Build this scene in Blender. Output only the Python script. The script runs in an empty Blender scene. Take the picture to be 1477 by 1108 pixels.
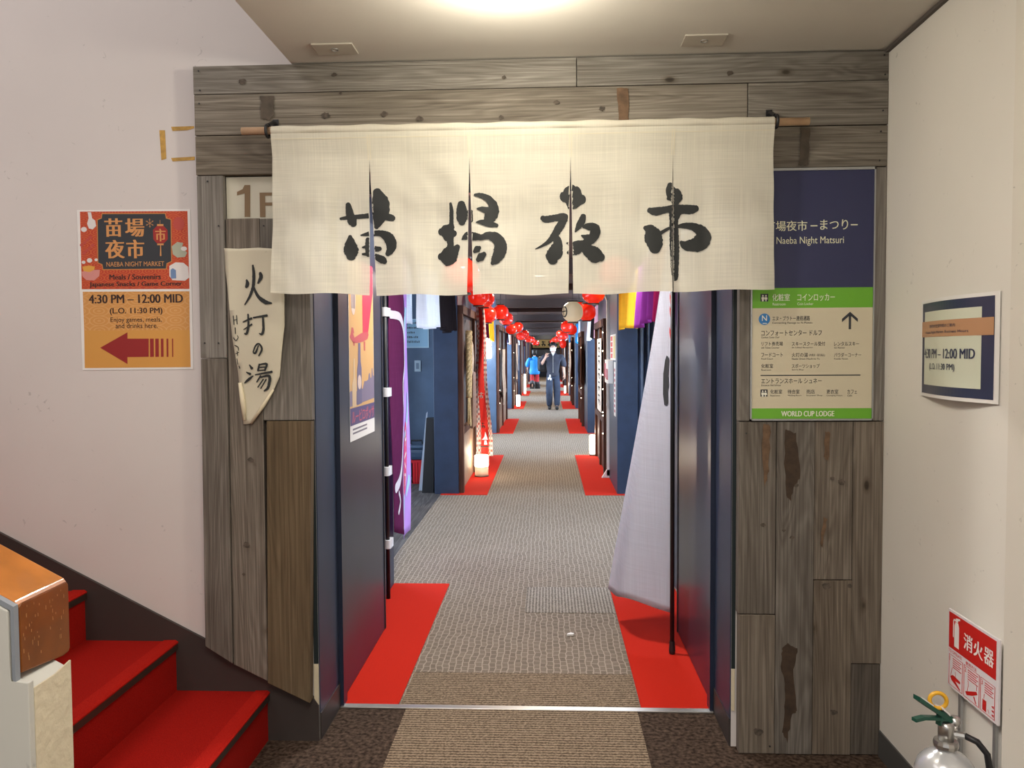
import bpy, bmesh, math, random
from mathutils import Vector, Matrix, noise
R = random.Random(7)
C = bpy.context.collection
S = bpy.context.scene

# ------------------------------------------------------------------ camera
FPX, PITCH, YAW, ROLL = 1140.0, .0411, .0454, -.00614
IW, IH = 1477, 1108
CAM = Vector((0, 0, 1.5))
_F = Vector((-math.sin(YAW)*math.cos(PITCH), math.cos(YAW)*math.cos(PITCH), -math.sin(PITCH)))
_R0 = Vector((math.cos(YAW), math.sin(YAW), 0)); _U0 = _R0.cross(_F)
_R = _R0*math.cos(ROLL) + _U0*math.sin(ROLL); _U = _U0*math.cos(ROLL) - _R0*math.sin(ROLL)
cd = bpy.data.cameras.new('camera'); cam = bpy.data.objects.new('camera', cd); C.objects.link(cam)
m3 = Matrix((_R, _U, -_F)).transposed()
cam.matrix_world = Matrix.Translation(CAM) @ m3.to_4x4()
cd.sensor_fit = 'HORIZONTAL'; cd.sensor_width = 36; cd.lens = FPX*36/IW
cd.clip_start = .05; cd.clip_end = 200
S.camera = cam

# ------------------------------------------------------------------ light, exposure
S.view_settings.view_transform = 'Standard'; S.view_settings.look = 'None'
S.view_settings.gamma = 1; S.view_settings.use_curve_mapping = False
S.view_settings.exposure = 0.25
w = bpy.data.worlds.new('world'); S.world = w; w.use_nodes = True
w.node_tree.nodes['Background'].inputs[0].default_value = (1, .97, .93, 1)
w.node_tree.nodes['Background'].inputs[1].default_value = .55

def light(name, kind, loc, energy, color=(1, 1, 1), size=.3, sizey=None, rot=(0, 0, 0)):
    l = bpy.data.lights.new(name, kind); l.energy = energy; l.color = color
    if kind == 'AREA':
        l.size = size
        if sizey: l.shape = 'RECTANGLE'; l.size_y = sizey
    elif kind == 'POINT': l.shadow_soft_size = size
    o = bpy.data.objects.new(name, l); o.location = loc; o.rotation_euler = rot; C.objects.link(o)
    return o
WARM = (1, .87, .68); DAY = (.66, .8, 1)
light('lobby_fill', 'AREA', (-.15, .5, 2.55), 39, (1, .93, .84), .9)  # added soft fill over the lobby, no fitting
light('lobby_fill', 'AREA', (-.2, -2.0, 2.55), 38, (1, .93, .86), 1.2)  # added fill behind the camera, no fitting
light('stairwell_fill', 'AREA', (-2.6, 1.2, 4.3), 40, (1, .93, .92), 1.4)  # added fill for the stairwell, no fitting

# ------------------------------------------------------------------ materials
def nodes(m): return m.node_tree.nodes, m.node_tree.links
def mat(name, col, rough=.6, metal=0, emit=None, es=0, spec=.5, bump=None, coat=0, var=None):
    m = bpy.data.materials.new(name); m.use_nodes = True
    n, l = nodes(m); b = n['Principled BSDF']
    b.inputs['Base Color'].default_value = (*col, 1); b.inputs['Roughness'].default_value = rough
    b.inputs['Metallic'].default_value = metal; b.inputs['Specular IOR Level'].default_value = spec
    b.inputs['Coat Weight'].default_value = coat
    if emit: b.inputs['Emission Color'].default_value = (*emit, 1); b.inputs['Emission Strength'].default_value = es
    if bump or var:
        tc = n.new('ShaderNodeTexCoord'); nz = n.new('ShaderNodeTexNoise')
        nz.inputs['Scale'].default_value = (bump or var)[0]; nz.inputs['Detail'].default_value = 5
        l.new(tc.outputs['Object'], nz.inputs['Vector'])
    if bump:
        bp = n.new('ShaderNodeBump'); bp.inputs['Strength'].default_value = bump[1]; bp.inputs['Distance'].default_value = .01
        l.new(nz.outputs['Fac'], bp.inputs['Height']); l.new(bp.outputs['Normal'], b.inputs['Normal'])
    if var:
        nz2 = n.new('ShaderNodeTexNoise'); nz2.inputs['Scale'].default_value = var[0]; nz2.inputs['Detail'].default_value = 6
        l.new(tc.outputs['Object'], nz2.inputs['Vector'])
        rp = n.new('ShaderNodeValToRGB'); e = rp.color_ramp.elements
        e[0].position = .3; e[1].position = .7
        e[0].color = (*[c*(1-var[1]) for c in col], 1); e[1].color = (*[min(1, c*(1+var[1])) for c in col], 1)
        l.new(nz2.outputs['Fac'], rp.inputs['Fac']); l.new(rp.outputs['Color'], b.inputs['Base Color'])
    return m

def wood(name, c_dark, c_mid, c_light, axis, ring=60):
    """weathered planks: stretched fibre noise, cathedral rings and knots along the given axis"""
    m = bpy.data.materials.new(name); m.use_nodes = True; n, l = nodes(m); b = n['Principled BSDF']
    b.inputs['Roughness'].default_value = .75; b.inputs['Specular IOR Level'].default_value = .25
    tc = n.new('ShaderNodeTexCoord'); oi = n.new('ShaderNodeObjectInfo')
    mul = n.new('ShaderNodeMath'); mul.operation = 'MULTIPLY'; mul.inputs[1].default_value = 57.3
    l.new(oi.outputs['Random'], mul.inputs[0])
    add = n.new('ShaderNodeVectorMath'); add.operation = 'ADD'
    cx = n.new('ShaderNodeCombineXYZ')
    for i in range(3): l.new(mul.outputs[0], cx.inputs[i])
    l.new(tc.outputs['Object'], add.inputs[0]); l.new(cx.outputs[0], add.inputs[1])
    def mapped(sc_long, sc_cross):
        mp = n.new('ShaderNodeMapping')
        s = [sc_cross]*3; s['XYZ'.index(axis)] = sc_long
        mp.inputs['Scale'].default_value = s; l.new(add.outputs[0], mp.inputs['Vector']); return mp
    fib = n.new('ShaderNodeTexNoise'); fib.inputs['Scale'].default_value = 1; fib.inputs['Detail'].default_value = 8; fib.inputs['Roughness'].default_value = .65
    l.new(mapped(2.0, 150).outputs[0], fib.inputs['Vector'])
    big = n.new('ShaderNodeTexNoise'); big.inputs['Scale'].default_value = 1; big.inputs['Detail'].default_value = 3; big.inputs['Distortion'].default_value = .6
    l.new(mapped(.55, 6).outputs[0], big.inputs['Vector'])
    # rings = iso-lines of the slow noise
    rm = n.new('ShaderNodeMath'); rm.operation = 'MULTIPLY'; rm.inputs[1].default_value = ring; l.new(big.outputs['Fac'], rm.inputs[0])
    sn = n.new('ShaderNodeMath'); sn.operation = 'SINE'; l.new(rm.outputs[0], sn.inputs[0])
    # knots
    vo = n.new('ShaderNodeTexVoronoi'); vo.inputs['Scale'].default_value = 1; vo.inputs['Randomness'].default_value = 1
    l.new(mapped(2.6, 5.2).outputs[0], vo.inputs['Vector'])
    kr = n.new('ShaderNodeValToRGB'); e = kr.color_ramp.elements
    e[0].position = 0; e[0].color = (.18, .16, .14, 1); e[1].position = .1; e[1].color = (1, 1, 1, 1)
    k2 = e.new(.055); k2.color = (.75, .72, .68, 1); k3 = e.new(.035); k3.color = (.3, .27, .24, 1)
    l.new(vo.outputs['Distance'], kr.inputs['Fac'])
    a = n.new('ShaderNodeMath'); a.operation = 'MULTIPLY_ADD'; a.inputs[1].default_value = .06
    l.new(sn.outputs[0], a.inputs[0]); l.new(fib.outputs['Fac'], a.inputs[2])
    st = n.new('ShaderNodeTexNoise'); st.inputs['Scale'].default_value = 1; st.inputs['Detail'].default_value = 4
    l.new(mapped(1.6, 3.5).outputs[0], st.inputs['Vector'])
    a2 = n.new('ShaderNodeMath'); a2.operation = 'MULTIPLY_ADD'; a2.inputs[1].default_value = .55
    l.new(st.outputs['Fac'], a2.inputs[0]); l.new(a.outputs[0], a2.inputs[2])
    rp = n.new('ShaderNodeValToRGB'); e = rp.color_ramp.elements
    e[0].position = .52; e[0].color = (*c_dark, 1); e[1].position = 1.12 if False else 1.0; e[1].color = (*c_light, 1)
    e2 = e.new(.78); e2.color = (*c_mid, 1)
    l.new(a2.outputs[0], rp.inputs['Fac'])
    mx = n.new('ShaderNodeMix'); mx.data_type = 'RGBA'; mx.blend_type = 'MULTIPLY'; mx.inputs['Factor'].default_value = 1
    l.new(rp.outputs['Color'], mx.inputs['A']); l.new(kr.outputs['Color'], mx.inputs['B'])
    # per-plank tone
    tone = n.new('ShaderNodeMapRange'); tone.inputs['To Min'].default_value = .82; tone.inputs['To Max'].default_value = 1.14
    l.new(oi.outputs['Random'], tone.inputs['Value'])
    m2 = n.new('ShaderNodeMix'); m2.data_type = 'RGBA'; m2.blend_type = 'MULTIPLY'; m2.inputs['Factor'].default_value = 1
    l.new(mx.outputs['Result'], m2.inputs['A']); l.new(tone.outputs[0], m2.inputs['B'])
    hu = n.new('ShaderNodeMath'); hu.operation = 'MULTIPLY'; hu.inputs[1].default_value = 7.31; l.new(oi.outputs['Random'], hu.inputs[0])
    fr = n.new('ShaderNodeMath'); fr.operation = 'FRACT'; l.new(hu.outputs[0], fr.inputs[0])
    tint = n.new('ShaderNodeValToRGB'); te = tint.color_ramp.elements; te[0].color = (1.0, .93, .84, 1); te[1].color = (.93, .96, 1.0, 1); l.new(fr.outputs[0], tint.inputs['Fac'])
    m4 = n.new('ShaderNodeMix'); m4.data_type = 'RGBA'; m4.blend_type = 'MULTIPLY'; m4.inputs['Factor'].default_value = 1
    l.new(m2.outputs['Result'], m4.inputs['A']); l.new(tint.outputs['Color'], m4.inputs['B']); l.new(m4.outputs['Result'], b.inputs['Base Color'])
    bp = n.new('ShaderNodeBump'); bp.inputs['Strength'].default_value = .35; bp.inputs['Distance'].default_value = .004
    l.new(a.outputs[0], bp.inputs['Height']); l.new(bp.outputs['Normal'], b.inputs['Normal'])
    return m

def plaster(name, col, scuff=.5):
    m = bpy.data.materials.new(name); m.use_nodes = True; n, l = nodes(m); b = n['Principled BSDF']
    b.inputs['Roughness'].default_value = .55; b.inputs['Specular IOR Level'].default_value = .3
    tc = n.new('ShaderNodeTexCoord')
    n1 = n.new('ShaderNodeTexNoise'); n1.inputs['Scale'].default_value = 1.6; n1.inputs['Detail'].default_value = 5
    n2 = n.new('ShaderNodeTexNoise'); n2.inputs['Scale'].default_value = 26; n2.inputs['Detail'].default_value = 6; n2.inputs['Distortion'].default_value = 1.5
    l.new(tc.outputs['Object'], n1.inputs['Vector']); l.new(tc.outputs['Object'], n2.inputs['Vector'])
    r1 = n.new('ShaderNodeValToRGB'); e = r1.color_ramp.elements
    e[0].position = .35; e[1].position = .65
    e[0].color = (*[c*.95 for c in col], 1); e[1].color = (*col, 1); l.new(n1.outputs['Fac'], r1.inputs['Fac'])
    r2 = n.new('ShaderNodeValToRGB'); e = r2.color_ramp.elements
    e[0].position = .24; e[0].color = (1-scuff*.5,)*3 + (1,); e[1].position = .31; e[1].color = (1, 1, 1, 1)
    l.new(n2.outputs['Fac'], r2.inputs['Fac'])
    mx = n.new('ShaderNodeMix'); mx.data_type = 'RGBA'; mx.blend_type = 'MULTIPLY'; mx.inputs['Factor'].default_value = 1
    l.new(r1.outputs['Color'], mx.inputs['A']); l.new(r2.outputs['Color'], mx.inputs['B']); l.new(mx.outputs['Result'], b.inputs['Base Color'])
    bp = n.new('ShaderNodeBump'); bp.inputs['Strength'].default_value = .12; bp.inputs['Distance'].default_value = .01
    l.new(n1.outputs['Fac'], bp.inputs['Height']); l.new(bp.outputs['Normal'], b.inputs['Normal'])
    return m

def carpet(name, c1, c2, kind='crackle', rough=.95):
    m = bpy.data.materials.new(name); m.use_nodes = True; n, l = nodes(m); b = n['Principled BSDF']
    b.inputs['Roughness'].default_value = rough; b.inputs['Specular IOR Level'].default_value = .1
    b.inputs['Sheen Weight'].default_value = .0
    tc = n.new('ShaderNodeTexCoord')
    nz = n.new('ShaderNodeTexNoise'); nz.inputs['Scale'].default_value = 260; nz.inputs['Detail'].default_value = 4
    l.new(tc.outputs['Object'], nz.inputs['Vector'])
    rp = n.new('ShaderNodeValToRGB'); e = rp.color_ramp.elements; e[0].color = (*c1, 1); e[1].color = (*c2, 1)
    if kind == 'crackle':
        d = n.new('ShaderNodeTexNoise'); d.inputs['Scale'].default_value = 9; l.new(tc.outputs['Object'], d.inputs['Vector'])
        mm = n.new('ShaderNodeMix'); mm.data_type = 'VECTOR'; mm.inputs['Factor'].default_value = .035
        l.new(tc.outputs['Object'], mm.inputs['A']); l.new(d.outputs['Color'], mm.inputs['B'])
        br = n.new('ShaderNodeTexBrick'); br.inputs['Scale'].default_value = 1; br.inputs['Mortar Size'].default_value = .0032
        br.inputs['Brick Width'].default_value = .05; br.inputs['Row Height'].default_value = .03; br.inputs['Mortar Smooth'].default_value = .35
        br.inputs['Color1'].default_value = (.26, .26, .26, 1); br.inputs['Color2'].default_value = (.42, .42, .42, 1); br.inputs['Mortar'].default_value = (.95, .95, .95, 1)
        rot = n.new('ShaderNodeMapping'); rot.inputs['Rotation'].default_value = (0, 0, math.pi/2)
        l.new(mm.outputs['Result'], rot.inputs['Vector']); l.new(rot.outputs[0], br.inputs['Vector'])
        mx = n.new('ShaderNodeMix'); mx.data_type = 'FLOAT'; mx.inputs['Factor'].default_value = .38
        l.new(br.outputs['Color'], mx.inputs['A']); l.new(nz.outputs['Fac'], mx.inputs['B']); src = mx.outputs['Result']
        e[0].position = .25; e[1].position = .8
    elif kind in ('stripe', 'stripe_y'):
        mp = n.new('ShaderNodeMapping'); mp.inputs['Scale'].default_value = (6, 1, 1) if kind == 'stripe' else (1, 6, 1)
        sp = n.new('ShaderNodeSeparateXYZ'); l.new(tc.outputs['Object'], sp.inputs[0])
        ml = n.new('ShaderNodeMath'); ml.operation = 'MULTIPLY'; ml.inputs[1].default_value = 330
        l.new(sp.outputs['Y' if kind == 'stripe' else 'X'], ml.inputs[0])
        sn = n.new('ShaderNodeMath'); sn.operation = 'SINE'; l.new(ml.outputs[0], sn.inputs[0])
        nz.inputs['Scale'].default_value = 120
        mx = n.new('ShaderNodeMath'); mx.operation = 'MULTIPLY_ADD'; mx.inputs[1].default_value = .17
        l.new(sn.outputs[0], mx.inputs[0]); l.new(nz.outputs['Fac'], mx.inputs[2]); src = mx.outputs[0]
        e[0].position = .3; e[1].position = .72
    else:
        nz.inputs['Scale'].default_value = {'mottle': 60, 'felt': 350}[kind]; src = nz.outputs['Fac']
        e[0].position = .35; e[1].position = .7
    l.new(src, rp.inputs['Fac']); l.new(rp.outputs['Color'], b.inputs['Base Color'])
    bp = n.new('ShaderNodeBump'); bp.inputs['Strength'].default_value = .3; bp.inputs['Distance'].default_value = .004
    l.new(src, bp.inputs['Height']); l.new(bp.outputs['Normal'], b.inputs['Normal'])
    return m

def linen(name, col, see=.1, trans=.3, weave=420):
    m = bpy.data.materials.new(name); m.use_nodes = True; n, l = nodes(m); n.remove(n['Principled BSDF'])
    out = n['Material Output']; tc = n.new('ShaderNodeTexCoord')
    nz = []
    for s in ((weave, 1, 5), (5, 1, weave)):
        mp = n.new('ShaderNodeMapping'); mp.inputs['Scale'].default_value = s
        t = n.new('ShaderNodeTexNoise'); t.inputs['Scale'].default_value = 1; t.inputs['Detail'].default_value = 3
        l.new(tc.outputs['Object'], mp.inputs['Vector']); l.new(mp.outputs[0], t.inputs['Vector']); nz.append(t)
    a = n.new('ShaderNodeMath'); a.operation = 'ADD'; l.new(nz[0].outputs['Fac'], a.inputs[0]); l.new(nz[1].outputs['Fac'], a.inputs[1])
    rp = n.new('ShaderNodeValToRGB'); e = rp.color_ramp.elements; e[0].position = .42; e[1].position = .62
    h = n.new('ShaderNodeMath'); h.operation = 'MULTIPLY'; h.inputs[1].default_value = .5; l.new(a.outputs[0], h.inputs[0])
    e[0].color = (*[c*.90 for c in col], 1); e[1].color = (*[min(1, c*1.04) for c in col], 1); l.new(h.outputs[0], rp.inputs['Fac'])
    d = n.new('ShaderNodeBsdfDiffuse'); t = n.new('ShaderNodeBsdfTranslucent'); tr = n.new('ShaderNodeBsdfTransparent')
    l.new(rp.outputs['Color'], d.inputs['Color']); l.new(rp.outputs['Color'], t.inputs['Color'])
    bp = n.new('ShaderNodeBump'); bp.inputs['Strength'].default_value = .25; bp.inputs['Distance'].default_value = .002
    l.new(h.outputs[0], bp.inputs['Height']); l.new(bp.outputs['Normal'], d.inputs['Normal'])
    m1 = n.new('ShaderNodeMixShader'); m1.inputs[0].default_value = trans; l.new(d.outputs[0], m1.inputs[1]); l.new(t.outputs[0], m1.inputs[2])
    m2 = n.new('ShaderNodeMixShader'); m2.inputs[0].default_value = see; l.new(m1.outputs[0], m2.inputs[1]); l.new(tr.outputs[0], m2.inputs[2])
    l.new(m2.outputs[0], out.inputs['Surface'])
    return m

def scales(name, c1, c2, size):
    """overlapping wave arcs, a printed pattern"""
    m = bpy.data.materials.new(name); m.use_nodes = True; n, l = nodes(m); b = n['Principled BSDF']; b.inputs['Roughness'].default_value = .5
    tc = n.new('ShaderNodeTexCoord'); mp = n.new('ShaderNodeMapping'); mp.inputs['Scale'].default_value = (1/size, 1, 2/size)
    vo = n.new('ShaderNodeTexVoronoi'); vo.inputs['Randomness'].default_value = 0; vo.inputs['Scale'].default_value = 1
    l.new(tc.outputs['Object'], mp.inputs['Vector']); l.new(mp.outputs[0], vo.inputs['Vector'])
    ml = n.new('ShaderNodeMath'); ml.operation = 'MULTIPLY'; ml.inputs[1].default_value = 28; l.new(vo.outputs['Distance'], ml.inputs[0])
    sn = n.new('ShaderNodeMath'); sn.operation = 'SINE'; l.new(ml.outputs[0], sn.inputs[0])
    rp = n.new('ShaderNodeValToRGB'); e = rp.color_ramp.elements; e[0].position = .3; e[1].position = .7
    e[0].color = (*c1, 1); e[1].color = (*c2, 1); l.new(sn.outputs[0], rp.inputs['Fac']); l.new(rp.outputs['Color'], b.inputs['Base Color'])
    return m

def checks(name, cols, size):
    m = bpy.data.materials.new(name); m.use_nodes = True; n, l = nodes(m); b = n['Principled BSDF']; b.inputs['Roughness'].default_value = .8
    tc = n.new('ShaderNodeTexCoord')
    k1 = n.new('ShaderNodeTexChecker'); k1.inputs['Scale'].default_value = 1/size
    k2 = n.new('ShaderNodeTexChecker'); k2.inputs['Scale'].default_value = .5/size
    for k in (k1, k2): l.new(tc.outputs['Object'], k.inputs['Vector'])
    k1.inputs['Color1'].default_value = (*cols[0], 1); l.new(k2.outputs['Color'], k1.inputs['Color2'])
    k2.inputs['Color1'].default_value = (*cols[1], 1); k2.inputs['Color2'].default_value = (*cols[2], 1)
    l.new(k1.outputs['Color'], b.inputs['Base Color']); return m

def glow(name, col, strength, base=None):
    return mat(name, base or col, .35, emit=col, es=strength)

def veil(name, col, see):
    m = bpy.data.materials.new(name); m.use_nodes = True; n, l = nodes(m); b = n['Principled BSDF']
    b.inputs['Base Color'].default_value = (*col, 1); b.inputs['Roughness'].default_value = .4
    tr = n.new('ShaderNodeBsdfTransparent'); mx = n.new('ShaderNodeMixShader'); mx.inputs[0].default_value = see
    l.new(b.outputs[0], mx.inputs[1]); l.new(tr.outputs[0], mx.inputs[2]); l.new(mx.outputs[0], n['Material Output'].inputs['Surface'])
    return m

M = dict(
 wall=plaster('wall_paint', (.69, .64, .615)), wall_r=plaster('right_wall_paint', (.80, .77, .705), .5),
 ceil=plaster('ceiling_paint', (.66, .625, .56), .0),
 cream=mat('cream_paint', (.66, .58, .42), .6, bump=(40, .4)),
 wood_h=wood('weathered_wood_horizontal', (.10, .086, .069), (.186, .167, .14), (.285, .262, .226), 'X', 130),
 wood_v=wood('weathered_wood_vertical', (.078, .063, .05), (.148, .126, .104), (.24, .212, .18), 'Z', 120),
 wood_y=wood('yellowed_wood_vertical', (.09, .062, .034), (.15, .108, .062), (.205, .152, .092), 'Z', 120),
 wood_g=wood('grey_wood_vertical', (.125, .117, .108), (.20, .19, .178), (.30, .29, .275), 'Z', 120),
 stain3=mat('faded_dark_stain', (.085, .066, .048), .8, var=(25, .35)),
 stain=mat('dark_brown_stain', (.045, .026, .014), .8, var=(30, .4)), stain2=mat('light_brown_stain', (.13, .075, .04), .8, var=(30, .4)),
 navy=mat('navy_paint', (.021, .034, .068), .42, var=(8, .15)), navy_gloss=mat('navy_door_lacquer', (.019, .026, .050), .30, var=(3, .2)),
 dgreen=mat('dark_green_paint', (.012, .02, .022), .5), slate=mat('slate_paint', (.07, .112, .185), .45, var=(4, .15)),
 stringer=mat('brown_vinyl', (.045, .036, .033), .5), basegrey=mat('grey_vinyl', (.075, .075, .072), .5),
 steel=mat('brushed_steel', (.6, .57, .53), .35, .9), steel_m=mat('metal_frame', (.4, .41, .41), .4, .7), black=mat('black_plastic', (.012, .012, .014), .45),
 white=mat('white_paper', (.82, .80, .77), .5), red=mat('red_print', (.62, .03, .02), .5),
 linen=linen('natural_linen', (.80, .765, .645), .09, .22), ink=mat('black_ink', (.022, .024, .024), .8),
 stairred=carpet('red_stair_carpet', (.25, .005, .003), (.39, .011, .006), 'felt'), nosing=mat('brown_nosing', (.035, .022, .016), .4),
 redcarpet=carpet('red_felt_carpet', (.42, .014, .006), (.60, .026, .012), 'felt'),
 carpet=carpet('grey_carpet_tile', (.125, .098, .074), (.35, .285, .228), 'crackle'),
 strip=carpet('striped_mat', (.075, .052, .034), (.32, .24, .165), 'stripe'), strip2=carpet('ribbed_carpet_tile', (.12, .10, .08), (.36, .31, .26), 'stripe_y'),
 mottle=carpet('brown_mottled_carpet', (.022, .014, .010), (.105, .07, .05), 'mottle'),
 dowel=mat('dowel_wood', (.52, .34, .20), .55, var=(20, .15)), rail=None,
 red_l=None)
# ------------------------------------------------------------------ geometry helpers (all coordinates are world metres)
class MB:
    def __init__(s): s.bm = bmesh.new()
    def box(s, x0, x1, y0, y1, z0, z1, bev=0):
        vs = [s.bm.verts.new((x, y, z)) for x in (x0, x1) for y in (y0, y1) for z in (z0, z1)]
        fs = [(0, 1, 3, 2), (4, 6, 7, 5), (0, 4, 5, 1), (2, 3, 7, 6), (0, 2, 6, 4), (1, 5, 7, 3)]
        fs = [s.bm.faces.new([vs[i] for i in f]) for f in fs]
        if bev:
            ed = {e for f in fs for e in f.edges}
            bmesh.ops.bevel(s.bm, geom=list(ed), offset=bev, segments=2, affect='EDGES', profile=.6)
        return s
    def prism(s, fn, pts, h0, h1, bev=0):
        """polygon (u,v) swept between two heights of a plane function fn(u,v,h)"""
        a = [s.bm.verts.new(fn(u, v, h0)) for u, v in pts]; b = [s.bm.verts.new(fn(u, v, h1)) for u, v in pts]
        n = len(pts); fs = [s.bm.faces.new(b), s.bm.faces.new(a[::-1])]
        for i in range(n): fs.append(s.bm.faces.new((a[i], a[(i+1) % n], b[(i+1) % n], b[i])))
        if bev:
            bmesh.ops.bevel(s.bm, geom=list({e for f in fs for e in f.edges}), offset=bev, segments=2, affect='EDGES', profile=.6)
        return s
    def rect(s, fn, u0, u1, v0, v1, h0, h1): return s.prism(fn, [(u0, v0), (u1, v0), (u1, v1), (u0, v1)], h0, h1)
    def ell(s, fn, cu, cv, ru, rv, h0, h1, n=20, a0=0, a1=2*math.pi):
        full = a1-a0 > 6.28
        k = n if full else n+1
        return s.prism(fn, [(cu+ru*math.cos(a0+(a1-a0)*i/n), cv+rv*math.sin(a0+(a1-a0)*i/n)) for i in range(k)], h0, h1)
    def tube(s, pts, r, n=10, caps=True):
        pts = [Vector(p) for p in pts]; rr = r if isinstance(r, (list, tuple)) else [r]*len(pts)
        rings = []; prev = None
        for i, p in enumerate(pts):
            d = (pts[min(i+1, len(pts)-1)]-pts[max(i-1, 0)]).normalized()
            if prev is None:
                up = Vector((0, 0, 1)) if abs(d.z) < .9 else Vector((1, 0, 0)); a = d.cross(up).normalized()
            else: a = (prev - d*prev.dot(d)).normalized()
            prev = a; b = d.cross(a)
            rings.append([s.bm.verts.new(p+(a*math.cos(t)+b*math.sin(t))*rr[i]) for t in (2*math.pi*k/n for k in range(n))])
        for i in range(len(rings)-1):
            for k in range(n): s.bm.faces.new((rings[i][k], rings[i][(k+1) % n], rings[i+1][(k+1) % n], rings[i+1][k]))
        if caps: s.bm.faces.new(rings[0][::-1]); s.bm.faces.new(rings[-1])
        return s
    def lathe(s, cx, cy, prof, n=24, sx=1, sy=1):
        rings = [[s.bm.verts.new((cx+r*sx*math.cos(2*math.pi*k/n), cy+r*sy*math.sin(2*math.pi*k/n), z)) for k in range(n)] for r, z in prof]
        for i in range(len(rings)-1):
            for k in range(n): s.bm.faces.new((rings[i][k], rings[i][(k+1) % n], rings[i+1][(k+1) % n], rings[i+1][k]))
        s.bm.faces.new(rings[0][::-1]); s.bm.faces.new(rings[-1]); return s
    def torus(s, c, ax, r, t, n=20, m=8):
        ax = Vector(ax).normalized(); a = ax.orthogonal().normalized(); b = ax.cross(a); c = Vector(c)
        g = []
        for i in range(n):
            d = a*math.cos(2*math.pi*i/n)+b*math.sin(2*math.pi*i/n)
            g.append([s.bm.verts.new(c+d*(r+t*math.cos(2*math.pi*j/m))+ax*t*math.sin(2*math.pi*j/m)) for j in range(m)])
        for i in range(n):
            for j in range(m): s.bm.faces.new((g[i][j], g[(i+1) % n][j], g[(i+1) % n][(j+1) % m], g[i][(j+1) % m]))
        return s
    def grid(s, fn, nu, nv, thick=None):
        """surface fn(a,b), a,b in 0..1; thick: fn2 offset vector for a solid cloth"""
        g = [[s.bm.verts.new(fn(i/nu, j/nv)) for j in range(nv+1)] for i in range(nu+1)]
        for i in range(nu):
            for j in range(nv): s.bm.faces.new((g[i][j], g[i+1][j], g[i+1][j+1], g[i][j+1]))
        return s
    def stroke(s, fn, pts, jag=.06, step=.0035, keep=None):
        """brush stroke: ribbon of fine quads on fn(u,v); pts = (u,v,width)"""
        P = [Vector(p) for p in pts]
        if len(P) == 2: P.insert(1, (P[0]+P[1])/2)
        out = []
        for i in range(len(P)-1):
            p0, p1, p2, p3 = P[max(i-1, 0)], P[i], P[i+1], P[min(i+2, len(P)-1)]
            n = max(2, int((Vector(p2[:2])-Vector(p1[:2])).length/step))
            for k in range(n):
                t = k/n; out.append(.5*((2*p1)+(p2-p0)*t+(2*p0-5*p1+4*p2-p3)*t*t+(3*p1-p0-3*p2+p3)*t**3))
        out.append(P[-1])
        # round caps
        def cap(pt, dr):
            return [Vector((pt.x+dr.x*math.sin(a)*pt.z*.42, pt.y+dr.y*math.sin(a)*pt.z*.42, pt.z*math.cos(a))) for a in (.5, 1.0, 1.35)]
        d0 = Vector((out[0]-out[1])[:2]).normalized(); d1 = Vector((out[-1]-out[-2])[:2]).normalized()
        out = cap(out[0], d0)[::-1]+out+cap(out[-1], d1)
        rows = []
        for i, p in enumerate(out):
            a = out[max(i-1, 0)]; b = out[min(i+1, len(out)-1)]; d = Vector((b-a)[:2])
            if d.length < 1e-7: d = Vector((1, 0))
            d.normalize(); nn = Vector((-d.y, d.x)); wl = p.z*.5*(1+R.uniform(-jag, jag)); wr = p.z*.5*(1+R.uniform(-jag, jag))
            row = []
            for k in range(13):
                f = k/12; q = Vector(p[:2])+nn*(-wl+(wl+wr)*f); row.append(q)
            rows.append(row)
        for i in range(len(rows)-1):
            for k in range(12):
                q = [rows[i][k], rows[i+1][k], rows[i+1][k+1], rows[i][k+1]]
                if keep and not all(keep(x) for x in q): continue
                s.bm.faces.new([s.bm.verts.new(fn(x.x, x.y)) for x in q])
        return s
    def text(s, fn, body, u0, u1, v0, v1, h, bold=0, fit='both', align='l', italic=0):
        if bold:                                              # heavier lettering: the outline printed three times, a hair apart
            for d in (-1, 1): s.text(fn, body, u0+(u1-u0)*d*bold/len(body)*.8, u1+(u1-u0)*d*bold/len(body)*.8, v0, v1, h+.00006*d, 0, fit, align, italic)
            bold = 0
        vs, ps = glyphs(body, bold)
        xs = [v[0] for v in vs]; ys = [v[1] for v in vs]; ax, bx, ay, by = min(xs), max(xs), min(ys), max(ys)
        sx = (u1-u0)/(bx-ax); sy = (v1-v0)/(by-ay)
        if fit == 'h': sx = math.copysign(sy, sx)
        o = u0
        if fit == 'h' and align == 'c': o = (u0+u1)/2-(bx-ax)*sx/2
        V = [s.bm.verts.new(fn(o+(x-ax)*sx+italic*(y-ay)*sy, v0+(y-ay)*sy, h)) for x, y in vs]
        for p in ps:
            try: s.bm.faces.new([V[i] for i in p])
            except ValueError: pass
        return s

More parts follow.
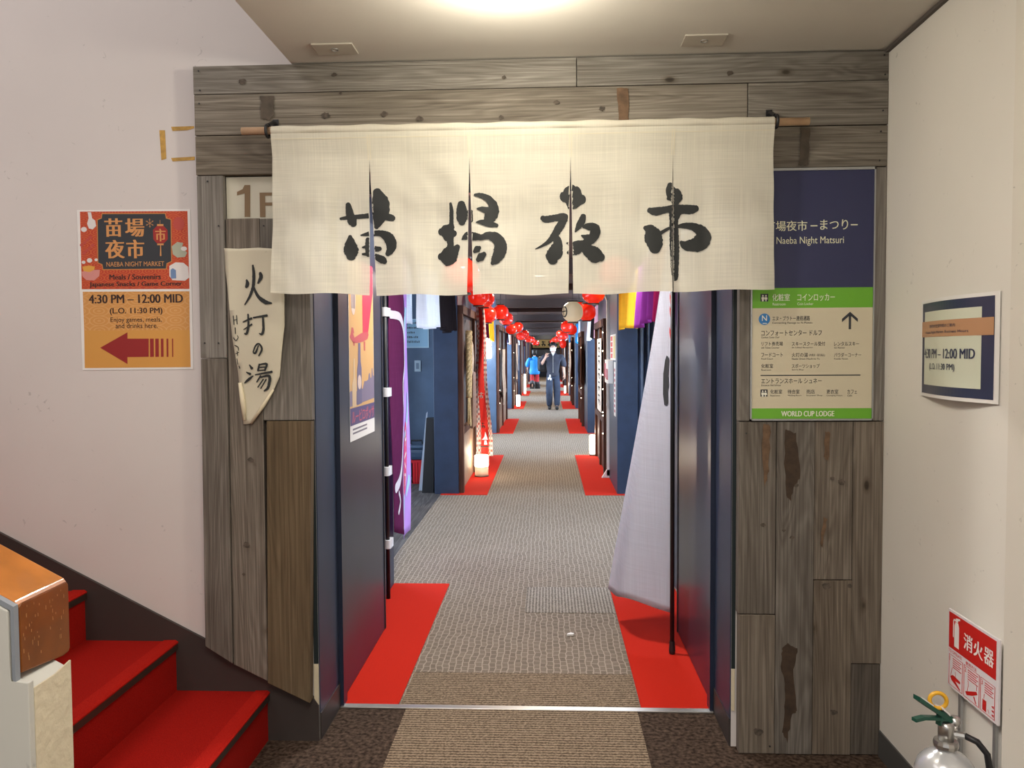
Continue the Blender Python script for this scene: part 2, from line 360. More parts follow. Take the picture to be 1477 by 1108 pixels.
def _marked(f):
    def g(s, *a, **k):
        s.depth = getattr(s, 'depth', 0)+1; f(s, *a, **k); s.depth -= 1
        if s.depth == 0: s.bm.verts.ensure_lookup_table(); s.marks = getattr(s, 'marks', [0])+[len(s.bm.verts)]
        return s
    return g
for _n in ('box', 'prism', 'rect', 'ell', 'tube', 'lathe', 'torus', 'grid', 'stroke', 'text'): setattr(MB, _n, _marked(getattr(MB, _n)))
def each(name, mb, material, parent, **k):
    """one part for every shape or line of writing collected in mb"""
    mk = mb.marks; mb.bm.verts.index_update(); out = []
    for i in range(len(mk)-1):
        n = MB(); vm = {}
        for f in mb.bm.faces:
            if mk[i] <= f.verts[0].index < mk[i+1]:
                n.bm.faces.new([vm.setdefault(v.index, None) or vm.__setitem__(v.index, n.bm.verts.new(v.co)) or vm[v.index] for v in f.verts])
        if len(n.bm.faces): out.append(obj(name, n, material, parent, **k))
    mb.bm.free(); return out

def scribble(mb, fn, u0, u1, v0, v1, wd, seed):
    """one brush-written character too small in the photo to be read"""
    q = random.Random(seed); U = lambda t: u0+(u1-u0)*t; V = lambda t: v0+(v1-v0)*t; st = []
    for k in range(2): st.append([(U(q.uniform(0, .2)), V(.85-.45*k), wd*.7), (U(.5), V(.88-.45*k), wd), (U(q.uniform(.8, 1)), V(.86-.45*k), wd*.6)])
    st.append([(U(q.uniform(.3, .5)), V(1), wd), (U(.45), V(.5), wd*1.2), (U(q.uniform(.0, .4)), V(.0), wd*.4)])
    st.append([(U(.55), V(.45), wd), (U(q.uniform(.8, 1)), V(.2), wd*1.3), (U(q.uniform(.5, .9)), V(.02), wd*.6)])
    st.append([(U(q.uniform(.1, .3)), V(.3), wd*.8), (U(q.uniform(.2, .5)), V(.1), wd)])
    for s_ in st: mb.stroke(fn, s_, jag=.1, step=abs(v1-v0)/14)

_gl = {}
def glyphs(body, bold):
    k = (body, bold)
    if k not in _gl:
        c = bpy.data.curves.new('lettering', 'FONT'); c.body = body; c.resolution_u = 3; c.offset = bold; c.fill_mode = 'FRONT'
        o = bpy.data.objects.new('lettering', c); C.objects.link(o)
        dg = bpy.context.evaluated_depsgraph_get(); me = bpy.data.meshes.new_from_object(o.evaluated_get(dg))
        _gl[k] = ([(v.co.x, v.co.y) for v in me.vertices], [tuple(p.vertices) for p in me.polygons])
        bpy.data.meshes.remove(me); bpy.data.objects.remove(o); bpy.data.curves.remove(c)
    return _gl[k]

def wloc(p): return p.location if p.parent is None else p.location+wloc(p.parent)
def obj(name, mb, material, parent=None, smooth=False, origin=None, solid=0):
    bm = mb.bm
    if not solid: bmesh.ops.recalc_face_normals(bm, faces=bm.faces)
    if parent is not None: o0 = wloc(parent)
    elif origin is not None: o0 = Vector(origin)
    else:
        c = [v.co for v in bm.verts]
        o0 = Vector(((min(v.x for v in c)+max(v.x for v in c))/2, (min(v.y for v in c)+max(v.y for v in c))/2, min(v.z for v in c)))
    bmesh.ops.translate(bm, verts=bm.verts, vec=-Vector(o0))
    me = bpy.data.meshes.new(name); bm.to_mesh(me); bm.free()
    me.materials.append(material)
    if smooth:
        for p in me.polygons: p.use_smooth = True
    o = bpy.data.objects.new(name, me); C.objects.link(o)
    if parent is not None: o.parent = parent
    else: o.location = o0
    if solid:
        md = o.modifiers.new('solid', 'SOLIDIFY'); md.thickness = solid; md.offset = 0
    return o
def tag(o, label, cat, group=None):
    o['label'] = label; o['category'] = cat
    if group: o['group'] = group
    return o
def thing(name, label, cat, loc, group=None):
    o = bpy.data.objects.new(name, None); C.objects.link(o); o.location = loc; o.empty_display_size = .05
    return tag(o, label, cat, group)
def struct(name, mb, material, **k):
    o = obj(name, mb, material, **k); o['kind'] = 'structure'; return o
def dup(src, loc, label, group=None):
    r = src.copy(); C.objects.link(r); r.location = loc; r['label'] = label
    if group: r['group'] = group
    for ch in src.children:
        c = ch.copy(); C.objects.link(c); c.parent = r
        for g in ch.children:
            d = g.copy(); C.objects.link(d); d.parent = c
    return r

def ray(px, py): return _F+_R*((px-IW/2)/FPX)+_U*((IH/2-py)/FPX)
class Plane:
    """a real vertical plane: axis 'Y' faces the lobby, '-X' faces left (right wall), '+X' faces right"""
    def __init__(s, axis, val): s.a = axis; s.v = val
    def __call__(s, u, v, h=0):
        if s.a == 'Y': return Vector((u, s.v-h, v))
        if s.a == '-X': return Vector((s.v-h, -u, v))
        return Vector((s.v+h, u, v))
    def px(s, x, y):
        d = ray(x, y); i = 1 if s.a == 'Y' else 0; p = CAM+d*((s.v-CAM[i])/d[i])
        return (p.x, p.z) if s.a == 'Y' else ((-p.y, p.z) if s.a == '-X' else (p.y, p.z))
    def r(s, x0, y0, x1, y1):
        """rectangle from its left-top and right-bottom picture corners -> u0,u1,v0,v1"""
        a = s.px(x0, y0); b = s.px(x1, y1); return a[0], b[0], b[1], a[1]
def at(px, py, Y):
    d = ray(px, py); return CAM+d*(Y/d.y)
# ================================================================== LOBBY
YW, YB, YT = 2.97, 2.915, 3.25          # wall face, plank face, threshold
XL, XR = -.889, .686                    # door opening
ZC = 2.566                              # lobby ceiling
struct('floor', MB().box(-4.5, 1.5, -3, YT, -.05, 0), M['mottle'])
b = MB()
b.box(-4.5, XL, YW, YT+.06, 0, 5); b.box(XL, 1.5, YW, YT+.06, 2.19, 5); b.box(XR, 1.5, YW, YT+.06, 0, 2.19)
struct('wall_front', b, M['wall'])
struct('wall_right', MB().box(1.217, 1.5, -3, YW, 0, 5), M['wall_r'])
struct('wall_left', MB().box(-4.7, -4.5, -3, YT, 0, 5), M['wall'])
struct('ceiling', MB().box(-.94, 1.5, -3, YW, ZC, ZC+.3), M['ceil'])
struct('ceiling', MB().box(-4.7, -.94, -3, YT, 4.6, 4.8), M['ceil'])
struct('trim_1', MB().box(1.203, 1.2168, -3, YB-.003, ZC-.012, ZC-.0005), mat('ceiling_joint', (.10, .085, .075), .7))
struct('baseboard_right', MB().box(1.211, 1.2168, 2.1, YB-.002, 0, .098), M['basegrey'])
struct('trim_2', MB().box(1.188, 1.2168, 1.2, 2.093, 0, 2.5), plaster('edge_paint', (.74, .70, .62), .9))

# stringer board along the stairs on the front wall
FW = Plane('Y', YW)
sl = lambda x: .183+.512*(-.918-x)
struct('baseboard_left', MB().prism(FW, [(-.8895, 0), (-.8895, .14), (-.918, sl(-.918)), (-3.6, sl(-3.6)), (-3.6, 0)], 0, .012), M['stringer'])

# door reveal, frame and threshold
b = MB(); b.box(XL, XL+.004, YW+.001, YT+.06, .10, 2.19); b.box(XR-.004, XR, YW+.001, YT+.06, .10, 2.19); b.box(XL, XR, YW+.001, YT+.06, 2.186, 2.19)
struct('trim_3', b, M['navy'])
for n, x0, x1, z in (('baseboard_reveal_left', XL, XL+.007, .105), ('baseboard_reveal_right', XR-.007, XR, .105)):
    struct(n, MB().box(x0, x1, YW+.001, YT, 0, z), M['basegrey' if 0 else 'stringer'])
b = MB()
for x0, x1 in ((XL-.018, XL-.0002), (XR+.0002, XR+.014)): b.box(x0, x1, YW-.004, YW-.0002, .30, 2.19)
struct('trim_4', b, M['dgreen'])
b = MB()
for x0, x1 in ((XL-.018, XL-.0002), (XR+.0002, XR+.012)): b.box(x0, x1, YW-.007, YW-.0002, .14, .30)
struct('trim_5', b, M['cream'])
b = MB()
b.box(XL+.004, XL+.022, YT+.0, YT+.055, 0, 2.186); b.box(XR-.022, XR-.004, YT+.0, YT+.055, 0, 2.186); b.box(XL+.004, XR-.004, YT, YT+.055, 2.15, 2.186)
struct('trim_6', b, M['navy_gloss'])
struct('trim_7', MB().box(XL+.008, XR-.008, YT-.012, YT+.022, 0, .007, .002), M['steel'])

# centre strip of ribbed entrance mat
tag(obj('entrance_mat', MB().box(-.60, .365, .6, YT-.014, 0, .006), M['strip']), 'beige mat strip with fine crosswise ribs running up to the metal threshold', 'mat')

# ------------------------------------------------------------------ plank cladding
BP = Plane('Y', YB)
clad = thing('plank_cladding', 'weathered grey timber planks framing the doorway', 'cladding', (0, YB+.03, 0))
M['wood_d'] = wood('dark_wood_vertical', (.045, .037, .03), (.085, .07, .056), (.13, .11, .088), 'Z', 90)  # darker brown tone for one short plank
def plank(pts, m='wood_h', lab=None, dh=0):
    o = obj('plank', MB().prism(BP, pts, -.042, dh, .0025), M[m], clad)
    if lab: o['label'] = lab
    return o
def rp(u0, u1, v0, v1): return [(u0, v0), (u1, v0), (u1, v1), (u0, v1)]
g = .0012
plank(rp(-1.308, .109-g, 2.459, 2.562)); plank(rp(.109+g, 1.2165, 2.459, 2.562), dh=.002)
plank(rp(-1.306, .722-g, 2.309, 2.457)); plank(rp(.722+g, 1.2165, 2.303, 2.457), dh=.003)
plank(rp(-1.305, -.30, 2.163, 2.306)); plank(rp(-.298, 1.2165, 2.155, 2.300))
plank(rp(-1.303, -1.203, 1.482, 2.160), 'wood_g'); plank([(-1.309, .384), (-1.205, .318), (-1.204, 1.480), (-1.302, 1.480)], 'wood_v', dh=.002)
plank([(-1.203, .312), (-1.072, .248), (-1.071, 2.002), (-1.199, 2.002)], 'wood_v', dh=-.006)
plank(rp(-1.069, -.884, 1.247, 2.000), 'wood_g', dh=-.004)
plank([(-1.070, .244), (-.909, .168), (-.887, 1.244), (-1.056, 1.244)], 'wood_y', 'yellowish brown plank', dh=.001)
plank(rp(-1.067, -.99, 2.002, 2.16), 'wood_v', dh=-.036)
# right side
plank(rp(.697, .735, 1.241, 2.152), 'wood_g'); plank(rp(1.1745, 1.2165, 1.241, 2.152), 'wood_g')
plank(rp(.698, .832, .527, 1.238), 'wood_v'); plank(rp(.703, .833, .003, .524), 'wood_v', dh=.002)
p_e = plank(rp(.834, .969, .003, 1.238), 'wood_v', dh=.003)
plank(rp(.970, 1.107, .657, 1.238), 'wood_v'); plank(rp(.971, 1.109, .003, .654), 'wood_v', dh=.002)
plank(rp(1.109, 1.2165, .346, 1.238), 'wood_v', dh=.001); plank(rp(1.111, 1.2165, .003, .343), 'wood_d', 'darker short plank', dh=-.003)
def stain(pts, m):
    q = [BP.px(x, y) for x, y in pts]
    b = MB(); n = len(q)
    out = []
    for i in range(n):                                # ragged outline
        a, c = Vector(q[i]), Vector(q[(i+1) % n])
        for k in range(6):
            t = k/6; p = a.lerp(c, t); out.append((p.x+R.uniform(-.003, .003), p.y+R.uniform(-.004, .004)))
    b.prism(BP, out, .0035, .0042)
    return obj('stain', b, M[m], clad)
stain([(1133, 618), (1148, 625), (1154, 690), (1145, 700), (1140, 722), (1133, 715), (1131, 660)], 'stain')
stain([(1128, 935), (1136, 928), (1150, 935), (1144, 965), (1150, 1025), (1142, 1030), (1135, 1070), (1128, 1055), (1133, 1000), (1126, 960)], 'stain')
stain([(1100, 612), (1111, 613), (1108, 680), (1103, 702), (1099, 660)], 'stain2')
stain([(1189, 622), (1197, 624), (1194, 664), (1188, 660)], 'stain2'); stain([(1188, 745), (1193, 748), (1186, 790), (1183, 785)], 'stain2')
stain([(376, 138), (396, 138), (395, 168), (390, 173), (378, 172)], 'stain3'); stain([(890, 127), (907, 127), (906, 176), (892, 176)], 'stain2')
stain([(1155, 185), (1168, 185), (1165, 238), (1152, 238)], 'stain3'); 
km = mat('dark_knot', (.075, .058, .044), .8, var=(80, .5))
for x, y, r in ((483, 108, 4), (492, 135, 2.5), (350, 118, 6), (727, 112, 4), (555, 165, 6), (605, 172, 6), (470, 167, 7), (723, 170, 5), (803, 148, 5), (868, 157, 5), (1052, 106, 5), (1191, 845, 7), (1148, 700, 4), (1200, 690, 4), (1213, 695, 6), (1100, 757, 4), (1142, 775, 4), (1202, 1027, 6), (1093, 1055, 8), (1130, 765, 3), (356, 785, 6), (352, 828, 3), (362, 663, 5), (1225, 845, 4)):
    p = BP.px(x, y); k = r*.0021
    obj('knot', MB().prism(BP, [(p[0]+k*math.cos(t)*R.uniform(.7, 1.2)*1.1, p[1]+k*math.sin(t)*R.uniform(.6, 1)) for t in (i*.45 for i in range(14))], .0034, .004), km, clad)
nails = MB()
for x, y in ((287, 103), (289, 131), (1275, 80), (1276, 108), (288, 150), (1273, 160), (1270, 190), (1268, 232), (300, 262), (316, 326), (381, 326), (296, 495), (316, 495), (1110, 1076), (1076, 625)):
    p = BP.px(x, y); nails.ell(BP, p[0], p[1], .0032, .0032, .0034, .0052, 8)
each('nail', nails, M['black'], clad)

# old tape marks on the wall
tape = mat('yellowed_tape', (.52, .30, .06), .6, var=(45, .3)); 
for pts, lab in (([(230, 188), (238, 188), (240, 229), (233, 231)], 'upright yellowed tape scrap on the white wall left of the planks'),
                 ([(247, 183), (280, 182), (280, 185), (270, 188), (249, 189)], 'upper horizontal yellowed tape scrap beside the planks'),
                 ([(247, 228), (281, 226), (281, 231), (249, 233)], 'lower horizontal yellowed tape scrap beside the planks')):
    tag(obj('tape_scrap', MB().prism(FW, [FW.px(*p) for p in pts], 0, .0012), tape), lab, 'tape')

# ------------------------------------------------------------------ stairs
NX, NZ, RUN, Y0, Y1 = -1.084, .194, .357, 1.90, YW-.0125
st = thing('staircase', 'red carpeted staircase climbing left along the white wall', 'stairs', (-1.1, 2.4, 0))
for i in range(7):
    x = NX-RUN*i; z = NZ*(i+1)
    s_ = obj('step', MB().box(x-RUN-.03, x-.004, Y0, Y1, z-NZ+(.0 if i == 0 else -.003), z-.002), M['stairred'], st)
    bz = MB(); bz.prism(lambda u, v, h: Vector((u, h, v)), [(x-.05, z-.001), (x-.05, z+.002), (x-.004, z+.003), (x+.006, z-.004), (x+.006, z-.009), (x-.05, z-.009)], Y0, Y1)
    obj('tread_edge', bz, carpet('stair_edge_carpet', (.31, .007, .004), (.46, .015, .008), 'felt') if i == 0 else bpy.data.materials['stair_edge_carpet'], s_)
    bz = MB(); bz.box(x-.004, x+.005, Y0, Y1, z-.034, z-.009); obj('nosing', bz, M['nosing'], s_)
par = thing('stair_parapet', 'low plastered stair parapet with an orange wooden rail cap', 'parapet', (-1.3, 1.81, 0))
XE, YS, YN, YF = -1.2, 1.697, 1.717, 1.903
XP = at(43, 1050, YS).x; d_ = ray(105, 1050); YFP = d_.y*(XP/d_.x)
slp = .53
cz = lambda x: .937+slp*(XE-x)
xz = lambda u, v, h: Vector((u, h, v))
pp = plaster('parapet_paint', (.56, .55, .50), .3)
obj('wall', MB().prism(xz, [(XP-.004, 0), (XP-.004, .735), (XE-.03, .765), (XE-.06, .79), (XE-.06, cz(XE)-.10), (-2.9, cz(-2.9)-.10), (-2.9, 0)], YN, YFP-.004), pp, par)
obj('side_face', MB().prism(xz, [(XP, 0), (XP, .762), (XE-.013, .762), (XE-.013, cz(XE)-.012), (-2.9, cz(-2.9)-.012), (-2.9, 0)], YS, YN-.001, .003), pp, par)
obj('end_face', MB().prism(lambda u, v, h: Vector((h, u, v)), [(YN, 0), (YFP, 0), (YFP, .752), (YN+.08, .742), (YN, .742)], XP-.004, XP), M['cream'], par)
obj('edge_seal', MB().prism(xz, [(XE-.009, .768), (XE-.001, .758), (XE-.001, cz(XE)-.003), (-2.9, cz(-2.9)-.003), (-2.9, cz(-2.9)-.0115), (XE-.009, cz(XE)-.0115)], YS+.003, YN-.001), mat('grey_sealant', (.24, .26, .29), .5), par)
railm = mat('orange_varnished_wood', (.40, .14, .024), .3, var=(6, .3), coat=.25)
railb = mat('brown_varnished_end', (.19, .056, .009), .3, var=(9, .25), coat=.4)
rc_ = obj('rail_cap', MB().prism(xz, [(XE-.004, .775), (XE-.004, .93), (XE-.012, .941), (-2.9, cz(-2.9)), (-2.9, cz(-2.9)-.055), (XE-.05, cz(XE)-.07), (XE-.05, .785)], YN, YF, .003), railm, par)
obj('rail_end', MB().prism(lambda u, v, h: Vector((h, u, v)), [(YN+.002, .775), (YF-.03, .755), (YF-.008, .757), (YF-.001, .765), (YF-.001, .925), (YF-.008, .934), (YN+.012, .934), (YN+.002, .926)], XE-.004, XE, .003), railb, par)['label'] = 'browner scratched end of the rail cap'
sc = MB()
for i in range(38):
    y, z = R.uniform(YN+.01, YF-.02), R.uniform(.79, .925); h = R.uniform(.003, .012)
    sc.box(XE+.0004, XE+.0009, y, y+R.uniform(.0006, .002), z, z+h)
obj('scratch', sc, mat('pale_scratch', (.42, .22, .09), .6), par)['kind'] = 'stuff'

# ------------------------------------------------------------------ ceiling fittings
for (x0, y0, x1, y1), lab in (((455, 60, 510, 75), 'left flat rectangular cover plate on the lobby ceiling'), ((987, 47, 1043, 62), 'right flat rectangular cover plate on the lobby ceiling')):
    cx = {455: -.74, 987: .54}[x0]
    o = thing('ceiling_plate', lab, 'cover plate', (cx, 2.783, ZC))
    obj('plate', MB().box(cx-.072, cx+.072, 2.735, 2.832, ZC-.006, ZC-.0003, .002), mat('plate_beige', (.50, .46, .385), .5), o)
    obj('emblem', MB().torus((cx, 2.783, ZC-.0066), (0, 0, 1), .012, .0012), M['steel_m'], o)
cl = thing('ceiling_light', 'round flush lamp glowing on the lobby ceiling', 'lamp', (-.11, 2.255, ZC))
obj('rim', MB().lathe(-.11, 2.255, [(.135, ZC-.001), (.138, ZC-.02), (.12, ZC-.024), (.10, ZC-.02)], 32), M['white'], cl, smooth=True)
obj('diffuser', MB().lathe(-.11, 2.255, [(.118, ZC-.022), (.105, ZC-.035), (.06, ZC-.045), (.002, ZC-.048)], 32), glow('lamp_glow', (1, .95, .85), 6), cl, smooth=True)
light('ceiling_bulb', 'POINT', (-.11, 2.255, ZC-.11), 17, (1, .93, .78), .07)

# ------------------------------------------------------------------ noren
YN_ = 2.82
NP = Plane('Y', YN_)
XA, XB, ZT, ZS = -.982, .788, 2.300, 2.185
sw_ = [.010, .009, .0085, .0042]
slits = [-.631, -.274, .083, .440]
edge = [XA]+slits+[XB]
def cloth_y(x, z):
    t = max(0, min(1, (2.29-z)/.58))
    y = .015*math.sin(x*9.1+.6)*t+.009*math.sin(x*21+z*5)*t
    for i, s_ in enumerate(slits):                       # edges of the slits curl to and fro
        d = x-s_; y += (.022 if d > 0 else -.012)*math.exp(-abs(d)/.05)*t*t*(1 if i % 2 else .7)
        y += .017*math.exp(-((abs(d)-.10-.06*(2.2-z))/.03)**2)*math.exp(-((z-1.95)/.2)**2)*t
    y += (noise.noise(Vector((x*5, z*3.2, 1.7)))*.016+noise.noise(Vector((x*13+z*7, z*9, 5.1)))*.007)*min(1, t*2.2)
    return y-.0150*max(0, min(1, (z-2.20)/.075))
def cloth_p(x, z, h=0): return Vector((x, YN_+cloth_y(x, z)-h, z))
noren = thing('noren_curtain', 'cream linen split curtain with four black brush characters over the doorway', 'curtain', (-.09, YN_, 1.71))
b = MB()
for i in range(5):
    x0, x1 = edge[i], edge[i+1]; nx, nz = 34, 60
    def f(a, c, x0=x0, x1=x1, i=i):
        zb = 1.716-.014*math.cos((x0+(x1-x0)*a+.09)*1.7)+.0025*math.sin((x0+(x1-x0)*a)*23)
        z = ZT-.02+(zb-ZT+.02)*c; t = max(0, (ZS-z)/(ZS-1.71))
        l = x0+(sw_[i-1]*t**.8 if i > 0 else -.014*max(0, (2.2-z)/.5)); r = x1-(sw_[i]*t**.8 if i < 4 else -.014*max(0, (2.2-z)/.5))
        sh = -.004*t if i in (1,) else .006*t if i == 4 else 0
        x = l+(r-l)*a
        return Vector((x, YN_+cloth_y(x, z), z))
    b.grid(f, nx, nz)
bmesh.ops.remove_doubles(b.bm, verts=b.bm.verts, dist=.0004)
obj('curtain_cloth', b, M['linen'], noren, smooth=True)
# sleeve, hems and seams
b = MB(); n = 90
b.grid(lambda a, c: Vector((XA+(XB-XA)*a, YN_+.0165*math.cos(c*2*math.pi), 2.2925-.002*math.sin(a*50)*(c > .5)+.0165*math.sin(c*2*math.pi)*(1+.08*math.sin(a*70)+.06*math.sin(a*41)))), n, 14)
obj('rod_sleeve', b, M['linen'], noren, smooth=True)
b = MB()
for s_ in slits:
    for d in (-.004, .004):
        b.grid(lambda a, c, s_=s_, d=d: cloth_p(s_+d+(a-.5)*.003, 2.27-.085*c, .0016), 1, 10)
b.grid(lambda a, c: cloth_p(XA+(XB-XA)*a, 2.262-.0025*c, .0014), 90, 1)
each('seam', b, mat('pale_thread', (.74, .68, .52), .8), noren)
# brush lettering
def crop(x0, y0, sc):
    def k(pts): return [(*NP.px(x0+u/sc, y0+v/sc), wd/sc*.00278) for u, v, wd in pts]
    return k
def keep(q):
    for s_, g_ in zip(slits, sw_):
        t = max(0, (ZS-q.y)/(ZS-1.71))
        if abs(q.x-s_) < g_*t**.8+.0002: return False
    return True
K1 = [[(205,635,14),(240,630,20),(330,622,24),(380,618,28),(440,618,40),(490,628,38),(518,635,32)],[(252,552,26),(262,610,46),(275,650,52),(282,668,34)],
 [(425,480,46),(443,535,90),(446,590,94),(432,645,64),(418,683,28)],[(262,742,22),(263,785,64),(266,830,80),(266,860,50)],
 [(325,733,8),(380,724,26),(440,722,32),(488,747,56),(508,785,60),(503,818,48),(484,845,26)],[(336,805,10),(370,802,24),(420,814,28),(438,812,22)],[(366,757,24),(371,800,38),(370,848,30)],
 [(335,845,12),(390,850,24),(430,868,38),(458,882,40),(466,890,28)]]
K2 = [[(264,390,18),(271,450,28),(269,540,32),(270,570,44)],[(188,600,50),(215,600,95),(255,612,112),(290,618,46)],[(255,640,60),(262,690,46),(262,735,52)],
 [(185,790,50),(215,790,112),(255,788,125),(292,752,72),(318,718,36)],[(347,396,50),(350,440,72),(352,500,74),(352,535,48)],[(412,450,36),(416,520,34)],
 [(450,325,18),(490,328,34),(545,350,46),(583,395,62),(588,440,78),(570,480,84),(550,522,64)],[(468,430,12),(500,432,34),(550,445,54)],[(460,533,8),(500,532,34),(560,545,46),(615,555,26)],
 [(352,663,10),(392,640,58),(440,640,56),(500,650,40),(550,637,52),(608,652,76),(643,700,82),(637,770,84),(606,825,60),(585,850,26)],[(447,755,26),(470,737,48),(486,728,26)],[(474,820,32),(496,800,58),(522,778,34)]]
K3 = [[(335,338,70),(360,335,140),(405,340,160),(448,352,125),(470,355,70)],[(170,495,32),(200,508,48),(260,500,46),(320,490,52),(345,492,46)],[(338,500,52),(300,570,56),(255,640,46),(200,690,27),(118,730,6)],
 [(265,640,52),(288,690,62),(270,755,100),(252,795,104),(250,822,66)],[(483,482,36),(470,520,50),(442,568,36),(420,602,8)],[(485,560,24),(530,560,52),(573,575,66),(573,610,70),(540,660,62),(480,702,58),(420,742,68),(366,765,22)],
 [(470,630,12),(500,642,36),(540,642,42)],[(416,692,34),(470,702,62),(520,740,84),(570,775,106),(602,788,90),(622,795,56)],[(357,692,12),(395,702,40)]]
K4 = [[(350,250,40),(357,290,78),(377,322,110),(390,358,100),(390,380,56)],[(190,445,36),(235,455,56),(310,442,46),(380,430,52),(460,430,62),(520,430,60),(553,422,42)],
 [(374,430,66),(376,520,64),(379,620,64),(382,720,68),(384,820,62),(383,925,56),(385,958,44)],[(345,462,20),(385,470,100),(430,462,24)],[(158,578,30),(187,594,78),(215,640,114),(228,700,108),(230,740,76)],[(270,622,24),(310,597,22),(350,577,18)],
 [(402,565,18),(460,556,38),(530,562,52),(588,592,82),(603,640,110),(580,688,110),(522,705,86),(465,705,60),(435,683,24)]]
for ks, (x0, y0, sc) in ((K1, (440, 160, 4.105)), (K2, (600, 220, 5.275)), (K3, (750, 220, 5.275)), (K4, (900, 220, 5.275))):
    b = MB(); k = crop(x0, y0, sc)
    for j, pts in enumerate(ks): b.stroke(lambda u, v, j=j: cloth_p(u, v, .0018+.0002*j), k(pts), jag=.07, keep=keep)
    obj('brush_character', b, M['ink'], noren)
rod = thing('curtain_rod', 'pale round wooden rod carrying the linen curtain', 'rod', (-.09, YN_, 2.2925))
obj('dowel', MB().tube([(-1.091, YN_, 2.2945), (.909, YN_, 2.2915)], .0135, 16), M['dowel'], rod, smooth=True)
for x, side in ((-.998, 'left'), (.797, 'right')):
    h = thing('rod_hook', f'black hook holding the {side} end of the curtain rod', 'hook', (x, YB, 2.30))
    obj('strap', MB().torus((x, YN_, 2.293), (1, 0, 0), .0205, .0055), M['black'], h, smooth=True)
    obj('bracket', MB().tube([(x-.002, YB-.006, 2.345), (x-.002, YB-.03, 2.342), (x-.001, YN_+.012, 2.318)], .0065, 8).box(x-.012, x+.010, YB-.006, YB-.0045, 2.315, 2.36), M['black'], h)
# ================================================================== SIGNS IN THE LOBBY
def decal(o, name, mb, m, lab=None):
    d = obj(name, mb, m, o)
    if lab: d['label'] = lab
    return d
# --- floor number plate in the plank recess
F1 = Plane('Y', YB+.022)
fs = thing('floor_number_sign', 'cream floor sign with brown numerals half hidden behind the linen curtain', 'sign', (-1.13, YB+.03, 2.0))
decal(fs, 'plate', MB().rect(F1, -1.2, -.90, 2.0025, 2.158, -.012, 0), mat('sign_cream', (.55, .52, .42), .5))
u0, u1, v0, v1 = F1.r(341, 268, 364, 318)
decal(fs, 'numeral', MB().prism(F1, [F1.px(*p) for p in ((353, 267), (361, 267), (361, 313), (353, 313), (353, 279), (342, 282), (342, 277), (350, 273))], .0005, .0015), mat('sign_brown', (.20, .125, .06), .5))
decal(fs, 'letter', MB().text(F1, 'F', *F1.r(375, 278, 402, 313), .0015, .02), bpy.data.materials['sign_brown'])

# --- hide shaped cloth with brush writing
HP = Plane('Y', YB)
ho = [(323, 358), (345, 359), (375, 358), (401, 360), (410, 395), (413, 430), (414, 470), (410, 505), (406, 543), (397, 562), (380, 590), (362, 611), (352, 612), (350, 590), (346, 560), (343, 530), (337, 490), (331, 440), (326, 400), (323, 380)]
cloth = thing('hanging_cloth_sign', 'pointed pale cloth with brush writing hung on the planks left of the doorway', 'sign', (-1.05, YB, 1.24))
hpts = [HP.px(*p) for p in ho]
def hide(u, v, h=0):
    return Vector((u, YB-.012-.010*math.sin((u+1.1)*14)-.006*math.sin(v*13)-h, v))
def inside(p, poly):
    c = False; n = len(poly)
    for i in range(n):
        x0, y0 = poly[i]; x1, y1 = poly[(i+1) % n]
        if (y0 > p[1]) != (y1 > p[1]) and p[0] < (x1-x0)*(p[1]-y0)/(y1-y0)+x0: c = not c
    return c
b = MB()
vs = [b.bm.verts.new((u, 0, v)) for u, v in hpts]; b.bm.faces.new(vs)
for k in range(28):
    bmesh.ops.bisect_plane(b.bm, geom=b.bm.faces[:]+b.bm.edges[:]+b.bm.verts[:], plane_co=(0, 0, 1.23+k*.024), plane_no=(0, 0, 1))
for k in range(12):
    bmesh.ops.bisect_plane(b.bm, geom=b.bm.faces[:]+b.bm.edges[:]+b.bm.verts[:], plane_co=(-1.21+k*.024, 0, 0), plane_no=(1, 0, 0))
for v in b.bm.verts: v.co = hide(v.co.x, v.co.z)
paper = plaster('washi_cloth', (.60, .55, .42), .25)
ob = obj('cloth', b, paper, cloth, smooth=True, solid=.002)
# curled lower edges
b = MB()
a0 = [HP.px(*p) for p in ((345, 552), (349, 580), (352, 606))]
b.tube([hide(u+.006, v, .006) for u, v in a0], [.007, .010, .006], 10)
a0 = [HP.px(*p) for p in ((397, 562), (382, 585), (364, 610))]
b.tube([hide(u, v, .006) for u, v in a0], [.004, .007, .005], 10)
each('curled_edge', b, mat('washi_edge', (.66, .58, .41), .6), cloth, smooth=True)
sc = 2.768
def kk(pts): return [(*HP.px(270+u/sc, 240+v/sc), w_/sc*.00256) for u, v, w_ in pts]
HK = [[(240,455,8),(244,470,16),(239,482,12)],[(297,428,12),(300,445,16),(288,467,8)],[(266,397,8),(270,430,13),(268,480,13),(255,520,11),(235,553,5)],[(268,480,9),(290,520,13),(320,543,17),(346,548,6)],
 [(230,622,5),(264,608,10)],[(250,592,7),(252,640,10),(245,668,11),(236,668,5)],[(233,652,4),(266,632,8)],[(272,605,6),(328,597,10)],[(312,600,8),(315,650,11),(309,670,10),(298,668,4)],
 [(294,716,5),(282,744,9),(272,741,6),(284,714,7),(298,710,7),(308,730,9),(295,756,6)],
 [(255,793,5),(264,806,12)],[(241,822,5),(256,829,11)],[(232,865,5),(250,850,11),(269,836,4)],[(296,790,7),(290,815,9)],[(295,792,6),(326,789,9),(318,814,9)],[(293,803,5),(318,801,6)],[(292,815,5),(318,813,6)],[(278,832,5),(346,820,10)],[(300,836,7),(284,860,6)],[(300,842,6),(336,837,11),(331,880,12),(314,896,6)],[(311,850,6),(288,881,5)],[(323,850,6),(300,886,5)]]
b = MB()
